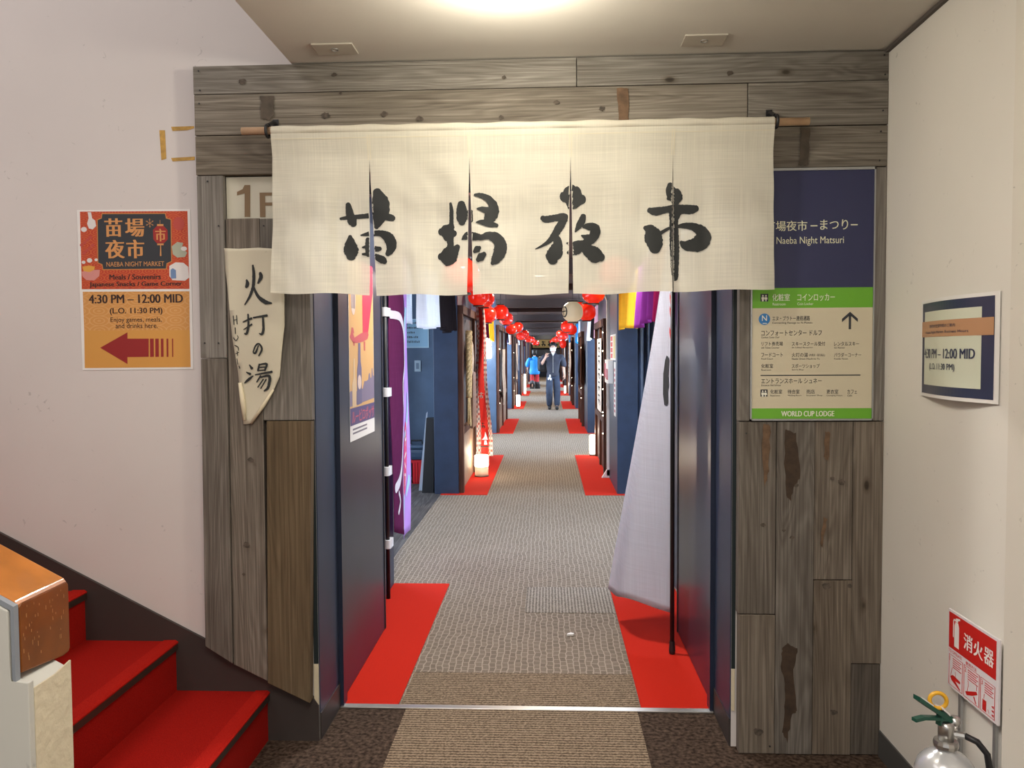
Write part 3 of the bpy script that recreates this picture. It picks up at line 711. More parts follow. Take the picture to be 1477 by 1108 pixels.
for j, s_ in enumerate(HK): b.stroke(lambda u, v, j=j: hide(u, v, .003+.0001*j), kk(s_), jag=.1, step=.002)
obj('brush_writing', b, M['ink'], cloth)
b = MB()
for s_ in ([(188,598,4),(192,632,4)],[(202,596,4),(205,630,4)],[(190,615,3),(204,612,3)],[(197,645,4),(198,668,4)],[(190,685,4),(200,696,4),(209,684,3),(206,676,3)],[(195,715,4),(208,722,4),(210,735,3)],[(198,748,3),(211,742,3)],[(204,738,3),(206,756,3)],[(203,768,3),(205,790,3)],[(211,798,4),(213,806,4)]):
    b.stroke(lambda u, v: hide(u, v, .003), kk(s_), jag=.1, step=.002)
each('small_writing', b, M['ink'], cloth)

# --- directory board on the right planks
D0 = Plane('Y', YB-.004)
db = thing('directory_board', 'framed guide board with a navy panel and a lime green band right of the doorway', 'sign', (.95, YB, 1.25))
decal(db, 'backing', MB().rect(Plane('Y', YB), .736, 1.1735, 1.243, 2.150, -.03, -.004), mat('board_backing', (.3, .3, .29), .5))
fr = MB()
for u0, u1, v0, v1 in ((.735, .741, 1.243, 2.152), (1.170, 1.1745, 1.243, 2.152), (.735, 1.1745, 2.143, 2.152), (.735, 1.1745, 1.243, 1.249)): fr.rect(D0, u0, u1, v0, v1, -.01, .004)
decal(db, 'frame', fr, M['steel_m'])
gm = mat('lime_green_print', (.135, .40, .022), .4); bm_ = mat('beige_print', (.60, .535, .385), .5); nm = mat('navy_print', (.022, .026, .085), .4); cm = mat('pale_print', (.78, .77, .66), .5); dk = mat('dark_print', (.03, .032, .04), .5)
u_l, u_r = .7415, 1.1698
z = [2.143, D0.px(1180, 415)[1], D0.px(1180, 444)[1], D0.px(1180, 589)[1], 1.2495]
for nme, i, mm in (('navy_panel', 0, nm), ('green_band', 1, gm), ('beige_panel', 2, bm_), ('green_footer', 3, gm)):
    decal(db, nme, MB().rect(D0, u_l, u_r, z[i+1], z[i], -.006, 0), mm)
def T(mb, body, x0, y0, x1, y1, fn=D0, h=.0008, bold=0, **k):
    u0, u1, v0, v1 = fn.r(x0, y0, x1, y1); mb.text(fn, body, u0, u1, v0, v1, h, bold, **k)
b = MB(); T(b, '苗場夜市', 1104, 319, 1164, 333, bold=.012); T(b, '－', 1169, 325, 1179, 326.5); T(b, 'まつり', 1183, 317, 1223, 331, bold=.012); T(b, '－', 1227, 323.5, 1237, 325)
T(b, 'Naeba Night Matsuri', 1120, 342, 1217, 354); each('heading', b, mat('heading_print', (.72, .72, .52), .5), db)
b = MB(); T(b, '化粧室', 1114, 424, 1139, 434, bold=.01); T(b, 'コインロッカー', 1150, 424, 1204, 434, bold=.01); T(b, 'Restroom', 1114.5, 437, 1133, 440.5); T(b, 'Coin Locker', 1150, 436.5, 1173, 440)
T(b, 'WORLD CUP LODGE', 1127, 593, 1203, 600.5, bold=.06); each('band_lettering', b, cm, db)
b = MB()
def picto(x, y, s_):
    b.rect(D0, *D0.r(x, y, x+s_, y+s_), .0003, .0008)
    return [(x+s_*.3, y+s_*.25), (x+s_*.7, y+s_*.25)]
heads = picto(1097, 424, 11)+picto(1097, 562, 10)
each('restroom_symbol', b, dk, db)
b = MB()
for i, (x, y) in enumerate(heads):
    u, v = D0.px(x, y); b.ell(D0, u, v, .003, .003, .0009, .0012, 10)
    b.prism(D0, [(u-.006, v-.013), (u-.004, v-.005), (u+.004, v-.005), (u+.006, v-.013), (u+.002, v-.013), (u+.0018, v-.02), (u-.0018, v-.02), (u-.002, v-.013)] if i % 2 else [(u-.005, v-.013), (u-.0045, v-.0045), (u+.0045, v-.0045), (u+.005, v-.013), (u+.003, v-.012), (u+.003, v-.02), (u-.003, v-.02), (u-.003, v-.012)], .0009, .0012)
each('figure', b, cm, db)
u, v = D0.px(1102.5, 460.5)
decal(db, 'blue_disc', MB().ell(D0, u, v, .0205, .0205, .0002, .0008, 28), mat('blue_print', (.03, .20, .50), .45))
b = MB(); T(b, 'N', 1099, 455, 1106, 463, bold=.015, h=.0012); b.rect(D0, *D0.r(1100, 466, 1106, 467), .0008, .0012); decal(db, 'disc_letter', b, cm)
b = MB(); u, v = D0.px(1226, 451); w2 = .0042
b.rect(D0, u-w2, u+w2, D0.px(1226, 475)[1], v-.009, .0002, .0008)
for sgn in (-1, 1): b.prism(D0, [(u, v+.003), (u+sgn*.028, v-.022), (u+sgn*.028, v-.034), (u, v-.009)], .0002, .0008)
decal(db, 'up_arrow', b, dk)
b = MB()
T(b, 'エヌ・プラトー連絡通路', 1114, 456, 1168, 462.5, bold=.008); T(b, 'Connecting Passage to N-Plateau', 1114, 464.5, 1172, 467.5)
T(b, 'コンフォートセンター ドルフ', 1098, 476.5, 1185, 484, bold=.008); T(b, 'Comfort Center Dorf', 1098, 485.5, 1124, 488)
for y, row in ((493, (('リフト券売場', 1098, 1129, 'Lift Ticket Counter', 1124), ('スキースクール受付', 1142, 1190, 'Ski School Reception', 1172), ('レンタルスキー', 1203, 1239, 'Ski Rental', 1218))),
               (509, (('フードコート', 1098, 1129, 'Food Court', 1115), ('火打の湯', 1142, 1165, 'Naeba Onsen Hiuchi no Yu', 1182), ('パウダーコーナー', 1203, 1242, 'Powder Room', 1223))),
               (525, (('化粧室', 1098, 1115, 'Restroom', 1112), ('スポーツショップ', 1142, 1182, 'Sports Shop', 1159)))):
    for jp, x0, x1, en, x2 in row: T(b, jp, x0, y, x1, y+6, bold=.006); T(b, en, x0, y+7.4, x2, y+9.8)
T(b, '(内風呂・露天風呂)', 1167, 510.5, 1190, 514.5)
b.rect(D0, *D0.r(1097, 541, 1241, 541.8), .0002, .0006)
T(b, 'エントランスホール シュネー', 1098, 546, 1185, 553, bold=.008); T(b, 'Entrance Hall Schnee', 1098, 554.5, 1126, 557)
for jp, x0, x1, en, x2 in (('化粧室', 1111, 1128, 'Restroom', 1125), ('待合室', 1136, 1153, 'Waiting Room', 1156), ('売店', 1163, 1175, 'Souvenir Shop', 1186), ('更衣室', 1192, 1209, 'Changing Room', 1215), ('カフェ', 1222, 1236, 'Cafe', 1229)):
    T(b, jp, x0, 562, x1, 568, bold=.006); T(b, en, x0, 569.5, x2, 571.8)
each('listing_line', b, dk, db)

# --- market poster on the left wall
PW = Plane('Y', YW-.002)
po = thing('market_poster', 'orange and red night market poster with a left arrow on the white wall', 'poster', (-1.57, YW, 1.44))
L = lambda u, v: (100+u/4.432, 290+v/4.432)                    # close-up -> picture
def LP(pts): return [PW.px(*L(u, v)) for u, v in pts]
def LR(u0, v0, u1, v1): return PW.r(*L(u0, v0), *L(u1, v1))
decal(po, 'paper', MB().prism(PW, LP([(48, 58), (772, 52), (792, 1075), (84, 1082)]), -.0015, 0), M['white'])
top = scales('red_wave_print', (.50, .05, .02), (.60, .13, .035), .05); low = scales('orange_wave_print', (.64, .30, .08), (.68, .36, .13), .075)
decal(po, 'red_picture', MB().prism(PW, LP([(68, 68), (755, 64), (768, 562), (80, 564)]), .0001, .0004), top)
decal(po, 'orange_sheet', MB().prism(PW, LP([(86, 580), (768, 577), (770, 825), (95, 828)]), .0001, .0004), low)
decal(po, 'arrow_field', MB().prism(PW, LP([(95, 828), (770, 825), (776, 1062), (99, 1068)]), .0001, .0004), mat('amber_print', (.66, .32, .07), .5))
pq = [(212, 84), (612, 82), (618, 112), (648, 120), (652, 385), (622, 398), (618, 432), (218, 436), (212, 404), (186, 394), (182, 122), (208, 112)]
decal(po, 'plaque_border', MB().prism(PW, [( (u-417)*1.025+417, (v-259)*1.03+259) for u, v in []] or LP([((u-417)*1.022+417, (v-259)*1.03+259) for u, v in pq]), .0005, .0007), mat('copper_print', (.55, .24, .06), .5))
decal(po, 'plaque', MB().prism(PW, LP(pq), .0008, .001), mat('charcoal_print', (.032, .035, .042), .5))
cop = mat('copper_lettering', (.66, .30, .10), .5); dkp = mat('brown_black_print', (.035, .016, .014), .5)
b = MB()
for ch, u0, v0, u1, v1 in (('苗', 228, 112, 338, 228), ('場', 360, 112, 478, 228), ('夜', 232, 250, 352, 366), ('市', 368, 248, 478, 366)): b.text(PW, ch, *LR(u0, v0, u1, v1), .0014, .05)
b.text(PW, 'NAEBA NIGHT MARKET', *LR(238, 390, 608, 416), .0014, .004)
for k in range(3):                                              # snowflake
    a = k*math.pi/3+math.pi/2; u, v = PW.px(*L(515, 142)); dx, dz = math.cos(a), math.sin(a)
    for t0, t1, r_ in ((-.017, .017, 0),):
        b.prism(PW, [(u+dx*t0-dz*.0008, v+dz*t0+dx*.0008), (u+dx*t1-dz*.0008, v+dz*t1+dx*.0008), (u+dx*t1+dz*.0008, v+dz*t1-dx*.0008), (u+dx*t0+dz*.0008, v+dz*t0-dx*.0008)], .0011, .0013)
    for sg in (-1, 1):
        for br in (-1, 1):
            a2 = a+br*.7; px, pz = u+dx*sg*.010, v+dz*sg*.010; ex, ez = px+sg*math.cos(a2)*.005, pz+sg*math.sin(a2)*.005
            b.prism(PW, [(px-.0006, pz), (ex-.0006, ez), (ex+.0006, ez+.0005), (px+.0006, pz+.0005)], .0011, .0013)
b.prism(PW, LP([(580, 122), (582, 122), (582, 150), (580, 150)]), .0011, .0013); b.prism(PW, LP([(562, 148), (602, 148), (602, 160), (562, 160)]), .0011, .0013); b.prism(PW, LP([(563, 272), (604, 272), (604, 283), (563, 283)]), .0011, .0013)
b.prism(PW, LP([(582, 283), (587, 283), (590, 352), (580, 352)]), .0011, .0013)
each('copper_print', b, cop, po)
decal(po, 'printed_lantern', MB().prism(PW, LP([(560, 160), (604, 160), (628, 185), (630, 245), (606, 270), (560, 270), (538, 245), (536, 185)]), .0011, .0013), mat('dark_red_print', (.34, .02, .018), .5))
b = MB(); b.text(PW, '市', *LR(552, 178, 616, 258), .0016, .05); decal(po, 'lantern_letter', b, cop)
b = MB(); b.text(PW, 'Meals / Souvenirs', *LR(258, 470, 585, 500), .0012, .08); b.text(PW, 'Japanese Snacks / Game Corner', *LR(130, 518, 722, 550), .0012, .08)
b.text(PW, '4:30 PM – 12:00 MID', *LR(126, 600, 726, 650), .0012, .09); b.text(PW, '(L.O. 11:30 PM)', *LR(260, 684, 596, 728), .0012, .06); b.text(PW, 'Enjoy games, meals,', *LR(264, 744, 592, 780), .0012, .004); b.text(PW, 'and drinks here.', *LR(296, 782, 566, 812), .0012, .004)
each('writing_line', b, dkp, po)
b = MB(); b.prism(PW, LP([(198, 938), (372, 840), (372, 880), (508, 880), (508, 996), (372, 998), (372, 1042)]), .0006, .0009)
for u0, u1 in ((516, 540), (550, 572), (586, 602), (622, 633), (657, 664)): b.prism(PW, LP([(u0, 880), (u1, 880), (u1+1, 996), (u0+1, 997)]), .0006, .0009)
each('left_arrow', b, mat('crimson_print', (.30, .018, .018), .5), po)
b = MB(); wht = mat('white_print', (.74, .70, .68), .5)
b.prism(PW, LP([(118, 72), (140, 72), (146, 110), (166, 125), (172, 160), (150, 182), (126, 176), (114, 145), (124, 110)]), .0006, .0009)
for u, v, r_ in ((94, 182, 20), (92, 392, 13), (130, 380, 18), (172, 376, 11)): b.ell(PW, *PW.px(*L(u, v)), r_*.00058, r_*.00048, .0006, .0009, 16)
b.prism(PW, LP([(640, 415), (680, 392), (730, 395), (760, 420), (766, 490), (740, 510), (660, 506), (640, 480)]), .0006, .0009); b.ell(PW, *PW.px(*L(733, 305)), .012, .0085, .0009, .0011, 16)
each('white_drawing', b, wht, po)
b = MB()
for x0, y0 in ((80, 260), (95, 310)):
    for k in range(4): b.ell(PW, *PW.px(*L(x0+k*18, y0+22-k*16)), .0075, .006, .0006, .0009, 12)
b.ell(PW, *PW.px(*L(700, 145)), .022, .026, .0006, .0009, 24)
each('meat_drawing', b, mat('meat_print', (.50, .07, .05), .5), po)
b = MB(); b.prism(PW, LP([(80, 452), (140, 440), (196, 440), (192, 480), (160, 508), (110, 506), (84, 482)]), .0006, .0009); b.prism(PW, LP([(660, 450), (682, 440), (684, 495), (650, 495), (648, 462)]), .001, .0013)
each('pink_drawing', b, mat('pink_print', (.66, .27, .24), .5), po)
b = MB(); b.prism(PW, LP([(84, 420), (130, 412), (164, 420), (160, 440), (130, 455), (92, 448)]), .0009, .0012); decal(po, 'noodle_drawing', b, mat('yellow_print', (.72, .36, .06), .5))
b = MB(); b.prism(PW, LP([(655, 290), (690, 262), (728, 268), (720, 300), (754, 330), (740, 358), (690, 362), (662, 340)]), .0006, .0008); decal(po, 'sign_drawing', b, mat('grey_green_print', (.40, .42, .32), .5))
b = MB(); b.prism(PW, LP([(648, 440), (662, 430), (682, 442), (684, 494), (650, 496)]), .0013, .0015); decal(po, 'figure_drawing', b, mat('denim_print', (.16, .26, .46), .5))

# --- business hours notice on the right wall, bowed paper
RW = Plane('-X', 1.217)
def bow(u, v, h=0):
    t = max(0, min(1, (u+2.63)/.447)); return Vector((1.217-.004-.030*math.sin(math.pi*t)**1.3-h, -u, v))
ph = thing('hours_notice', 'bowed white paper notice of opening hours on the right wall', 'notice', (1.217, 2.4, 1.345))
nu0, nu1, nv0, nv1 = -2.63, -2.183, 1.349, 1.655
def bowrect(u0, u1, v0, v1, h): return MB().grid(lambda a, c: bow(u0+(u1-u0)*a, v0+(v1-v0)*c, h), 24, 2)
decal(ph, 'paper', bowrect(nu0, nu1, nv0, nv1, 0), M['white'])
def NR(a, b_, c, d): return nu0+(nu1-nu0)*a, nu0+(nu1-nu0)*b_, nv0+(nv1-nv0)*(1-d), nv0+(nv1-nv0)*(1-c)
nav = mat('navy_frame_print', (.028, .038, .085), .3)
decal(ph, 'navy_frame', bowrect(*NR(.03, .955, .035, .965), .0008), nav)
decal(ph, 'inner_sheet', bowrect(*NR(.085, .85, .125, .875), .0016), mat('pale_green_print', (.66, .69, .55), .35))
decal(ph, 'tan_band', bowrect(*NR(.03, .955, .225, .385), .0024), mat('tan_print', (.50, .27, .14), .4))
b = MB(); b.text(bow, '苗場夜市営業時間のご案内', *NR(.21, .61, .262, .295), .0030, .004); b.text(bow, 'Naeba Night Market Business Hours', *NR(.13, .74, .325, .36), .0030, .01)
b.text(bow, '4:30 PM – 12:00 MID', *NR(.10, .80, .505, .60), .0030, .09); b.text(bow, '(L.O. 11:30 PM)', *NR(.22, .61, .65, .73), .0030, .06)
each('writing_line', b, nav, ph)

# --- fire extinguisher sign on its stand
SX = 1.192
SP = Plane('-X', SX)
es = thing('extinguisher_sign', 'red and white fire extinguisher sign board standing by the right wall', 'sign', (1.2, 2.28, 0))
su0, su1, sv0, sv1 = -2.385, -2.12, .496, .727
def SR(a, b_, c, d): return su0+(su1-su0)*a, su0+(su1-su0)*b_, sv0+(sv1-sv0)*(1-d), sv0+(sv1-sv0)*(1-c)
def SPt(a, c): return su0+(su1-su0)*a, sv0+(sv1-sv0)*(1-c)
decal(es, 'board', MB().rect(SP, su0, su1, sv0, sv1, -.006, 0), mat('glossy_white_board', (.78, .74, .76), .25))
rd = mat('glossy_red_print', (.60, .012, .010), .3)
decal(es, 'red_panel', MB().rect(SP, *SR(.02, .955, .03, .49), .0003, .0007), rd)
b = MB()
for ch, a in (('消', .34), ('火', .54), ('器', .74)): b.text(SP, ch, *SR(a, a+.17, .175, .375), .0011, .045)
b.prism(SP, [SPt(*p) for p in ((.14, .17), (.14, .44), (.235, .44), (.235, .17), (.215, .12), (.16, .12))], .0008, .0012)
b.prism(SP, [SPt(*p) for p in ((.165, .115), (.21, .115), (.21, .09), (.255, .07), (.25, .05), (.165, .07))], .0008, .0012)
b.prism(SP, [SPt(*p) for p in ((.165, .09), (.125, .09), (.11, .12), (.11, .33), (.125, .33), (.125, .125), (.135, .11), (.165, .11))], .0008, .0012)
each('white_print', b, M['white'], es)
b = MB()
for k, (a0, a1) in enumerate(((.03, .32), (.345, .655), (.675, .945))):
    for u0, u1, v0, v1 in (SR(a0, a1, .575, .58), SR(a0, a1, .965, .97), SR(a0, a0+.008, .575, .97), SR(a1-.008, a1, .575, .97)): b.rect(SP, u0, u1, v0, v1, .0003, .0007)
    b.text(SP, str(k+1), *SR(a0+.02, a0+.065, .595, .655), .0011, .006, fit='h')
    for j in range(5): b.rect(SP, *SR(a0+.08, a1-.03-.03*(j % 2), .605+j*.028, .615+j*.028), .0003, .0007)
b.text(SP, 'TO OPERATE', *SR(.02, .30, .51, .55), .0011); b.text(SP, '使用方法', *SR(.38, .60, .515, .56), .0011, .01)
b.prism(SP, [SPt(*p) for p in ((.06, .86), (.12, .82), (.27, .84), (.27, .87), (.17, .88), (.28, .945), (.26, .955), (.09, .90))], .0003, .0007)
b.prism(SP, [SPt(*p) for p in ((.38, .90), (.60, .80), (.62, .83), (.52, .89), (.41, .935))], .0003, .0007); b.prism(SP, [SPt(*p) for p in ((.54, .89), (.56, .88), (.60, .95), (.585, .955))], .0003, .0007)
b.prism(SP, [SPt(*p) for p in ((.72, .82), (.79, .82), (.79, .95), (.72, .95))], .0003, .0007)
for a, c in ((.88, .83), (.88, .88), (.88, .93)): b.prism(SP, [SPt(a, c), SPt(a+.045, c+.015), SPt(a+.045, c-.02)], .0003, .0007)
for pts in ([(.07, .85), (.09, .78), (.10, .74)], [(.17, .85), (.17, .76)], [(.42, .88), (.44, .80), (.43, .74)], [(.60, .79), (.61, .72)], [(.74, .81), (.75, .75)], [(.82, .90), (.84, .94)]):
    q = [SPt(*p) for p in pts]
    for (u0, v0), (u1, v1) in zip(q, q[1:]): b.prism(SP, [(u0-.0008, v0), (u0+.0008, v0), (u1+.0008, v1), (u1-.0008, v1)], .0003, .0007)
each('red_print', b, rd, es)
for a in (.20, .88):
    u = su0+(su1-su0)*a; obj('post', MB().box(1.2005, 1.2085, -u-.007, -u+.007, .004, .60), M['steel_m'], es)
obj('base', MB().box(1.05, 1.2085, 2.13, 2.36, 0, .006), M['steel_m'], es)

# --- extinguisher
ex, ey = 1.078, 2.16
fe = thing('fire_extinguisher', 'silver fire extinguisher with a green lever standing in front of its sign', 'fire extinguisher', (ex, ey, .006))
silver = mat('silver_enamel', (.56, .57, .58), .25, .35, coat=.5); chrome = mat('dull_chrome', (.55, .54, .52), .3, .95); grn = mat('green_lever', (.006, .075, .05), .35)
obj('body', MB().lathe(ex, ey, [(.070, .0065), (.078, .012), (.079, .03), (.079, .314), (.077, .349), (.069, .374), (.055, .392), (.038, .404), (.024, .412), (.020, .420)], 40), silver, fe, smooth=True)
obj('collar', MB().lathe(ex, ey, [(.024, 0.4160), (.031, 0.4190), (.032, 0.4280), (.030, 0.4360), (.024, 0.4380)], 14), chrome, fe)
obj('neck', MB().lathe(ex, ey, [(.020, 0.4340), (.0205, 0.4760), (.017, 0.4860), (.010, 0.4880)], 20), chrome, fe, smooth=True)
dirx = Vector((-.93, -.36, 0)).normalized(); sd = Vector((-dirx.y, dirx.x, 0)); o_ = Vector((ex, ey, 0))
def lever(pts, wd, th):
    b = MB(); rows = []
    for t, zz in pts:
        c = o_+dirx*t+Vector((0, 0, zz)); rows.append([b.bm.verts.new(c+sd*s1*wd+Vector((0, 0, s2*th))) for s1, s2 in ((-1, -1), (1, -1), (1, 1), (-1, 1))])
    for i in range(len(rows)-1):
        for k in range(4): b.bm.faces.new((rows[i][k], rows[i][(k+1) % 4], rows[i+1][(k+1) % 4], rows[i+1][k]))
    b.bm.faces.new(rows[0][::-1]); b.bm.faces.new(rows[-1]); return b
up = thing
u_ = obj('top_lever', lever([(-.032, 0.4760), (-.01, 0.4900), (.03, 0.5180), (.07, 0.5450), (.104, 0.5690)], .0115, .006), grn, fe)
obj('lever_label', lever([(.05, 0.5355), (.085, 0.5600)], .005, .0064), M['white'], u_)
obj('bottom_lever', lever([(-.035, 0.4800), (0, 0.4940), (.04, 0.5040), (.08, 0.5110), (.112, 0.5100)], .008, .0045), grn, fe)
obj('lever_body', lever([(-.034, 0.4790), (-.01, 0.4940), (.018, 0.5100), (.026, 0.4980), (.028, 0.4920)], .009, .010), grn, fe)
pin = obj('safety_pin', MB().torus(o_+dirx*.030+Vector((0, 0, .550)), sd*.8+dirx*.5, .021, .0055, 28, 10), mat('yellow_plastic', (.72, .38, .02), .4), fe, smooth=True)
obj('pin_tag', lever([(.0, 0.5100), (.026, 0.5330)], .0135, .003), M['white'], fe)
hz = [(ex+.018, ey-.006, .456), (ex+.04, ey-.02, .458), (ex+.066, ey-.032, .448), (ex+.088, ey-.04, .419), (ex+.10, ey-.044, .34), (ex+.10, ey-.046, .22), (ex+.092, ey-.04, .12)]
obj('hose', MB().tube(hz[1:], .0085, 12), M['black'], fe, smooth=True); obj('hose_nut', MB().tube(hz[:2], .0095, 8), chrome, fe)
obj('gauge', MB().lathe(ex+.024, ey+.004, [(.002, 0.4710), (.014, 0.4730), (.016, 0.4860), (.012, 0.4990), (.002, 0.5010)], 16), chrome, fe, smooth=True)
# ================================================================== CORRIDOR
ZK = 2.45; XOL, XOR = -3.2, 3.0
blocks = [(3.312, 5.02)]+[(8.25+6.17*k, 11.35+6.17*k) for k in range(6)]
YEND = 46.2
struct('floor', MB().box(-1.13, .96, YT+.0, YEND, -.05, 0), M['carpet'])
b = MB(); b.box(XOL, -1.13, YT+.06, YEND, -.05, 0); b.box(.96, XOR, YT+.06, YEND, -.05, 0)
woodfl = wood('dark_floorboards', (.03, .026, .026), (.07, .062, .062), (.13, .12, .12), 'Y')
struct('floor', b, woodfl)
brown = mat('dark_brown_ceiling', (.062, .042, .038), .6)
struct('ceiling', MB().box(XOL, XOR, YT+.06, YEND, ZK, ZK+.2), brown)
b = MB(); b.box(XOL-.2, XOL, YT+.06, YEND, 0, ZK); struct('wall_left', b, M['slate'])
b = MB(); b.box(XOR, XOR+.2, YT+.06, YEND, 0, ZK); struct('wall_right', b, M['slate'])
for k in range(1, len(blocks)-1):                # farther bays made shallower, unseen walls moved in to bring more window light
    g0, g1 = blocks[k][1]-.3, blocks[k+1][0]+.5
    struct('wall_left', MB().box(XOL, -1.85, g0, g1, 0, ZK), M['slate']); struct('wall_right', MB().box(1.65, XOR, g0, g1, 0, ZK), M['slate'])
struct('wall_back', MB().box(XOL, XOR, YEND, YEND+.2, 0, ZK), M['navy'])
n_t = 8
for k, (s, e) in enumerate(blocks):
    if k == 0:
        struct('wall_left', MB().box(XOL, -1.0, s, e, 0, ZK), M['navy']); struct('wall_right', MB().box(.80, XOR, s, e, 0, ZK), M['navy'])
    else:
        b = MB(); b.box(-1.2, -.945, s, e, 0, ZK, .004); struct('wall_left', MB().box(XOL, -1.2, s+.95, e-.3, 0, ZK), M['slate'])
        struct('wall_left', b, M['slate'] if k in (2, 3) else M['navy'])
        b = MB(); b.box(.72, 1.2, s, e, 0, ZK, .004); b.box(1.2, XOR, s+.5, e-.3, 0, ZK)
        struct('wall_right', b, M['navy'])
    if k: 
        struct(f'trim_{n_t}', MB().box(-.945, .72, s, s+.16, 2.30, ZK), brown); n_t += 1
        struct(f'trim_{n_t}', MB().box(-.945, .72, e-.16, e, 2.36, ZK), brown); n_t += 1
# windows of the side bays: daylight comes in here
daypane = glow('daylit_frosted_glass', (.70, .84, 1), 10.0, (.5, .6, .7))
frame_m = mat('window_frame', (.30, .31, .33), .4, .5)
nw = 1
for k in range(len(blocks)-1):
    g0, g1 = blocks[k][1]+.25, blocks[k+1][0]-.05
    for x, sg in ((XOL if k == 0 else -1.85, 1), (XOR if k == 0 else 1.65, -1)):
        f = MB(); X0, X1 = sorted((x, x+sg*.05))
        for a0, a1, z0, z1 in ((g0, g1, .62, .70), (g0, g1, 2.22, 2.30), (g0, g0+.07, .70, 2.22), (g1-.07, g1, .70, 2.22), ((g0+g1)/2-.03, (g0+g1)/2+.03, .70, 2.22)): f.box(X0, X1, a0, a1, z0, z1)
        fr = struct(f'window_{nw}', f, frame_m); nw += 1
        obj('pane', MB().box(*sorted((x+sg*.015, x+sg*.022)), g0+.07, g1-.07, .70, 2.22), daypane, fr)
ordn = ['first', 'second', 'third', 'fourth', 'fifth', 'sixth', 'seventh', 'eighth', 'ninth', 'tenth', 'eleventh', 'twelfth', 'thirteenth', 'fourteenth']
# ceiling downlights and their light, then two added fills without fittings
spot = glow('downlight_glow', (1, .93, .8), 9)
for k in range(1, len(blocks)):
    s, e = blocks[k]; y = s+1.6
    o = thing('ceiling_downlight', f'small round recessed light in the dark passage ceiling, {ordn[k-1]} from the doorway', 'light', (-.10, y, ZK-.02), 'passage ceiling lights')
    obj('ring', MB().lathe(-.10, y, [(.09, ZK), (.092, ZK-.008), (.075, ZK-.012)], 24), M['white'], o)
    obj('lens', MB().lathe(-.10, y, [(.074, ZK-.008), (.072, ZK-.014), (.001, ZK-.016)], 24), spot, o)
    light('downlight_and_fill', 'AREA', (-.10, y, ZK-.025), 42, (1, .86, .68), .14)
light('downlight_and_fill', 'AREA', (-.30, 4.1, ZK-.02), 36, (1, .95, .9), .25)  # added lamp without a fitting, brightens the white banner from the front
light('bay_fill', 'AREA', (.50, 6.4, ZK-.02), 34, (.78, .88, 1), .4)  # added cool fill, no fitting, shines through the white banner

# red carpet strips and the odd tile
for k, (s, e) in enumerate(blocks):
    if k == 0: s = YT+.022
    for side, x0, x1 in (('left', -.998 if k == 0 else -.944, -.64), ('right', .385, .79 if k == 0 else .719)):
        bx = MB().box(x0, x1, s+(-.06 if k else 0), e, 0, .006)
        if k and side == 'left': bx.box(-1.13, -.944, s-.06, s-.002, 0, .006)
        if k and side == 'right': bx.box(.719, .95, s-.06, s-.002, 0, .006)
        tag(obj('red_carpet', bx, M['redcarpet']), f'red carpet strip along the {side} side of the passage, {ordn[k]} from the doorway', 'carpet', 'red carpet strips in the passage')
tag(obj('carpet_tile', MB().box(-.138, .38, 4.48, 4.97, 0, .003), M['strip2']), 'ribbed carpet tile with lengthwise lines in the middle of the passage floor', 'carpet tile')
tag(obj('carpet_tile', MB().box(-.63, .38, YT+.022, 3.62, 0, .003), M['strip']), 'crosswise ribbed brown carpet tile just inside the metal threshold', 'carpet tile')
p = at(822, 917, 4.12); lit = MB(); lit.prism(lambda u, v, h: Vector((p.x+u, 4.115+v, h)), [(-.018, -.012), (.02, -.006), (.022, .01), (.004, .018), (-.012, .006)], .002, .014, .003)
tag(obj('paper_scrap', lit, M['white']), 'tiny crumpled white paper scrap on the carpet', 'litter')

# ------------------------------------------------------------------ open door leaves
def leaf(name, x0, x1, y0, y1, hx, sg):
    o = struct(name, MB().box(x0, x1, y0, y1, .008, 2.15, .003), M['navy_gloss'])
    f = x1 if sg > 0 else x0
    for a0, a1 in ((y0, y0+.02), (y1-.03, y1-.012)): obj('edge_strip', MB().box(*sorted((f, f+sg*.004)), a0, a1, .01, 2.14), M['black'], o)
    return o
leaf('door_1', -.925, -.884, 3.312, 4.20, 0, 1)
leaf('door_2', .682, .722, 3.312, 4.19, 0, -1)

# poster on the left leaf
DP = Plane('+X', -.883)
dp = thing('beer_poster', 'tall tan poster with a red aeroplane above two bottles on the left door leaf', 'poster', (-.883, 3.73, 1.09))
Q = lambda u, v: DP.px(480+u/5.036, 420+v/5.036)
def QP(pts): return [Q(*p_) for p_ in pts]
py0, py1 = 3.478, 3.975
decal(dp, 'paper', MB().prism(DP, [(py0, 1.099), (py1, 1.099), (py1, 1.93), (py0, 1.93)], 0, .0008), M['white'])
zb = 1.175
decal(dp, 'tan_ground', MB().prism(DP, [(py0+.004, zb), (py1-.004, zb), (py1-.004, 1.93), (py0+.004, 1.93)], .0008, .0011), mat('tan_poster_print', (.62, .36, .13), .4))
zz = lambda v: 1.099+(1090-v)/ (1090-20) * (1.80-1.099)
def yy(u, v): return py0+(py1-py0)*max(0, min(1, (u-(122+10*(v/1090)))/(170)))
def PP(pts): return [(yy(u, v), zz(v)) for u, v in pts]
decal(dp, 'skyline', MB().prism(DP, PP([(130, 850), (300, 830), (298, 660), (290, 655), (286, 600), (280, 600), (278, 668), (270, 672), (266, 632), (258, 640), (254, 680), (240, 690), (226, 688), (214, 742), (196, 735), (178, 750), (160, 745), (136, 742), (128, 750)]), .0012, .0015), mat('mauve_print', (.20, .16, .24), .4))
decal(dp, 'violet_band', MB().prism(DP, [(py0+.004, zz(982)), (py1-.004, zz(982)), (py1-.004, zz(862)), (py0+.004, zz(862))], .0015, .0018), mat('violet_print', (.075, .055, .17), .4))
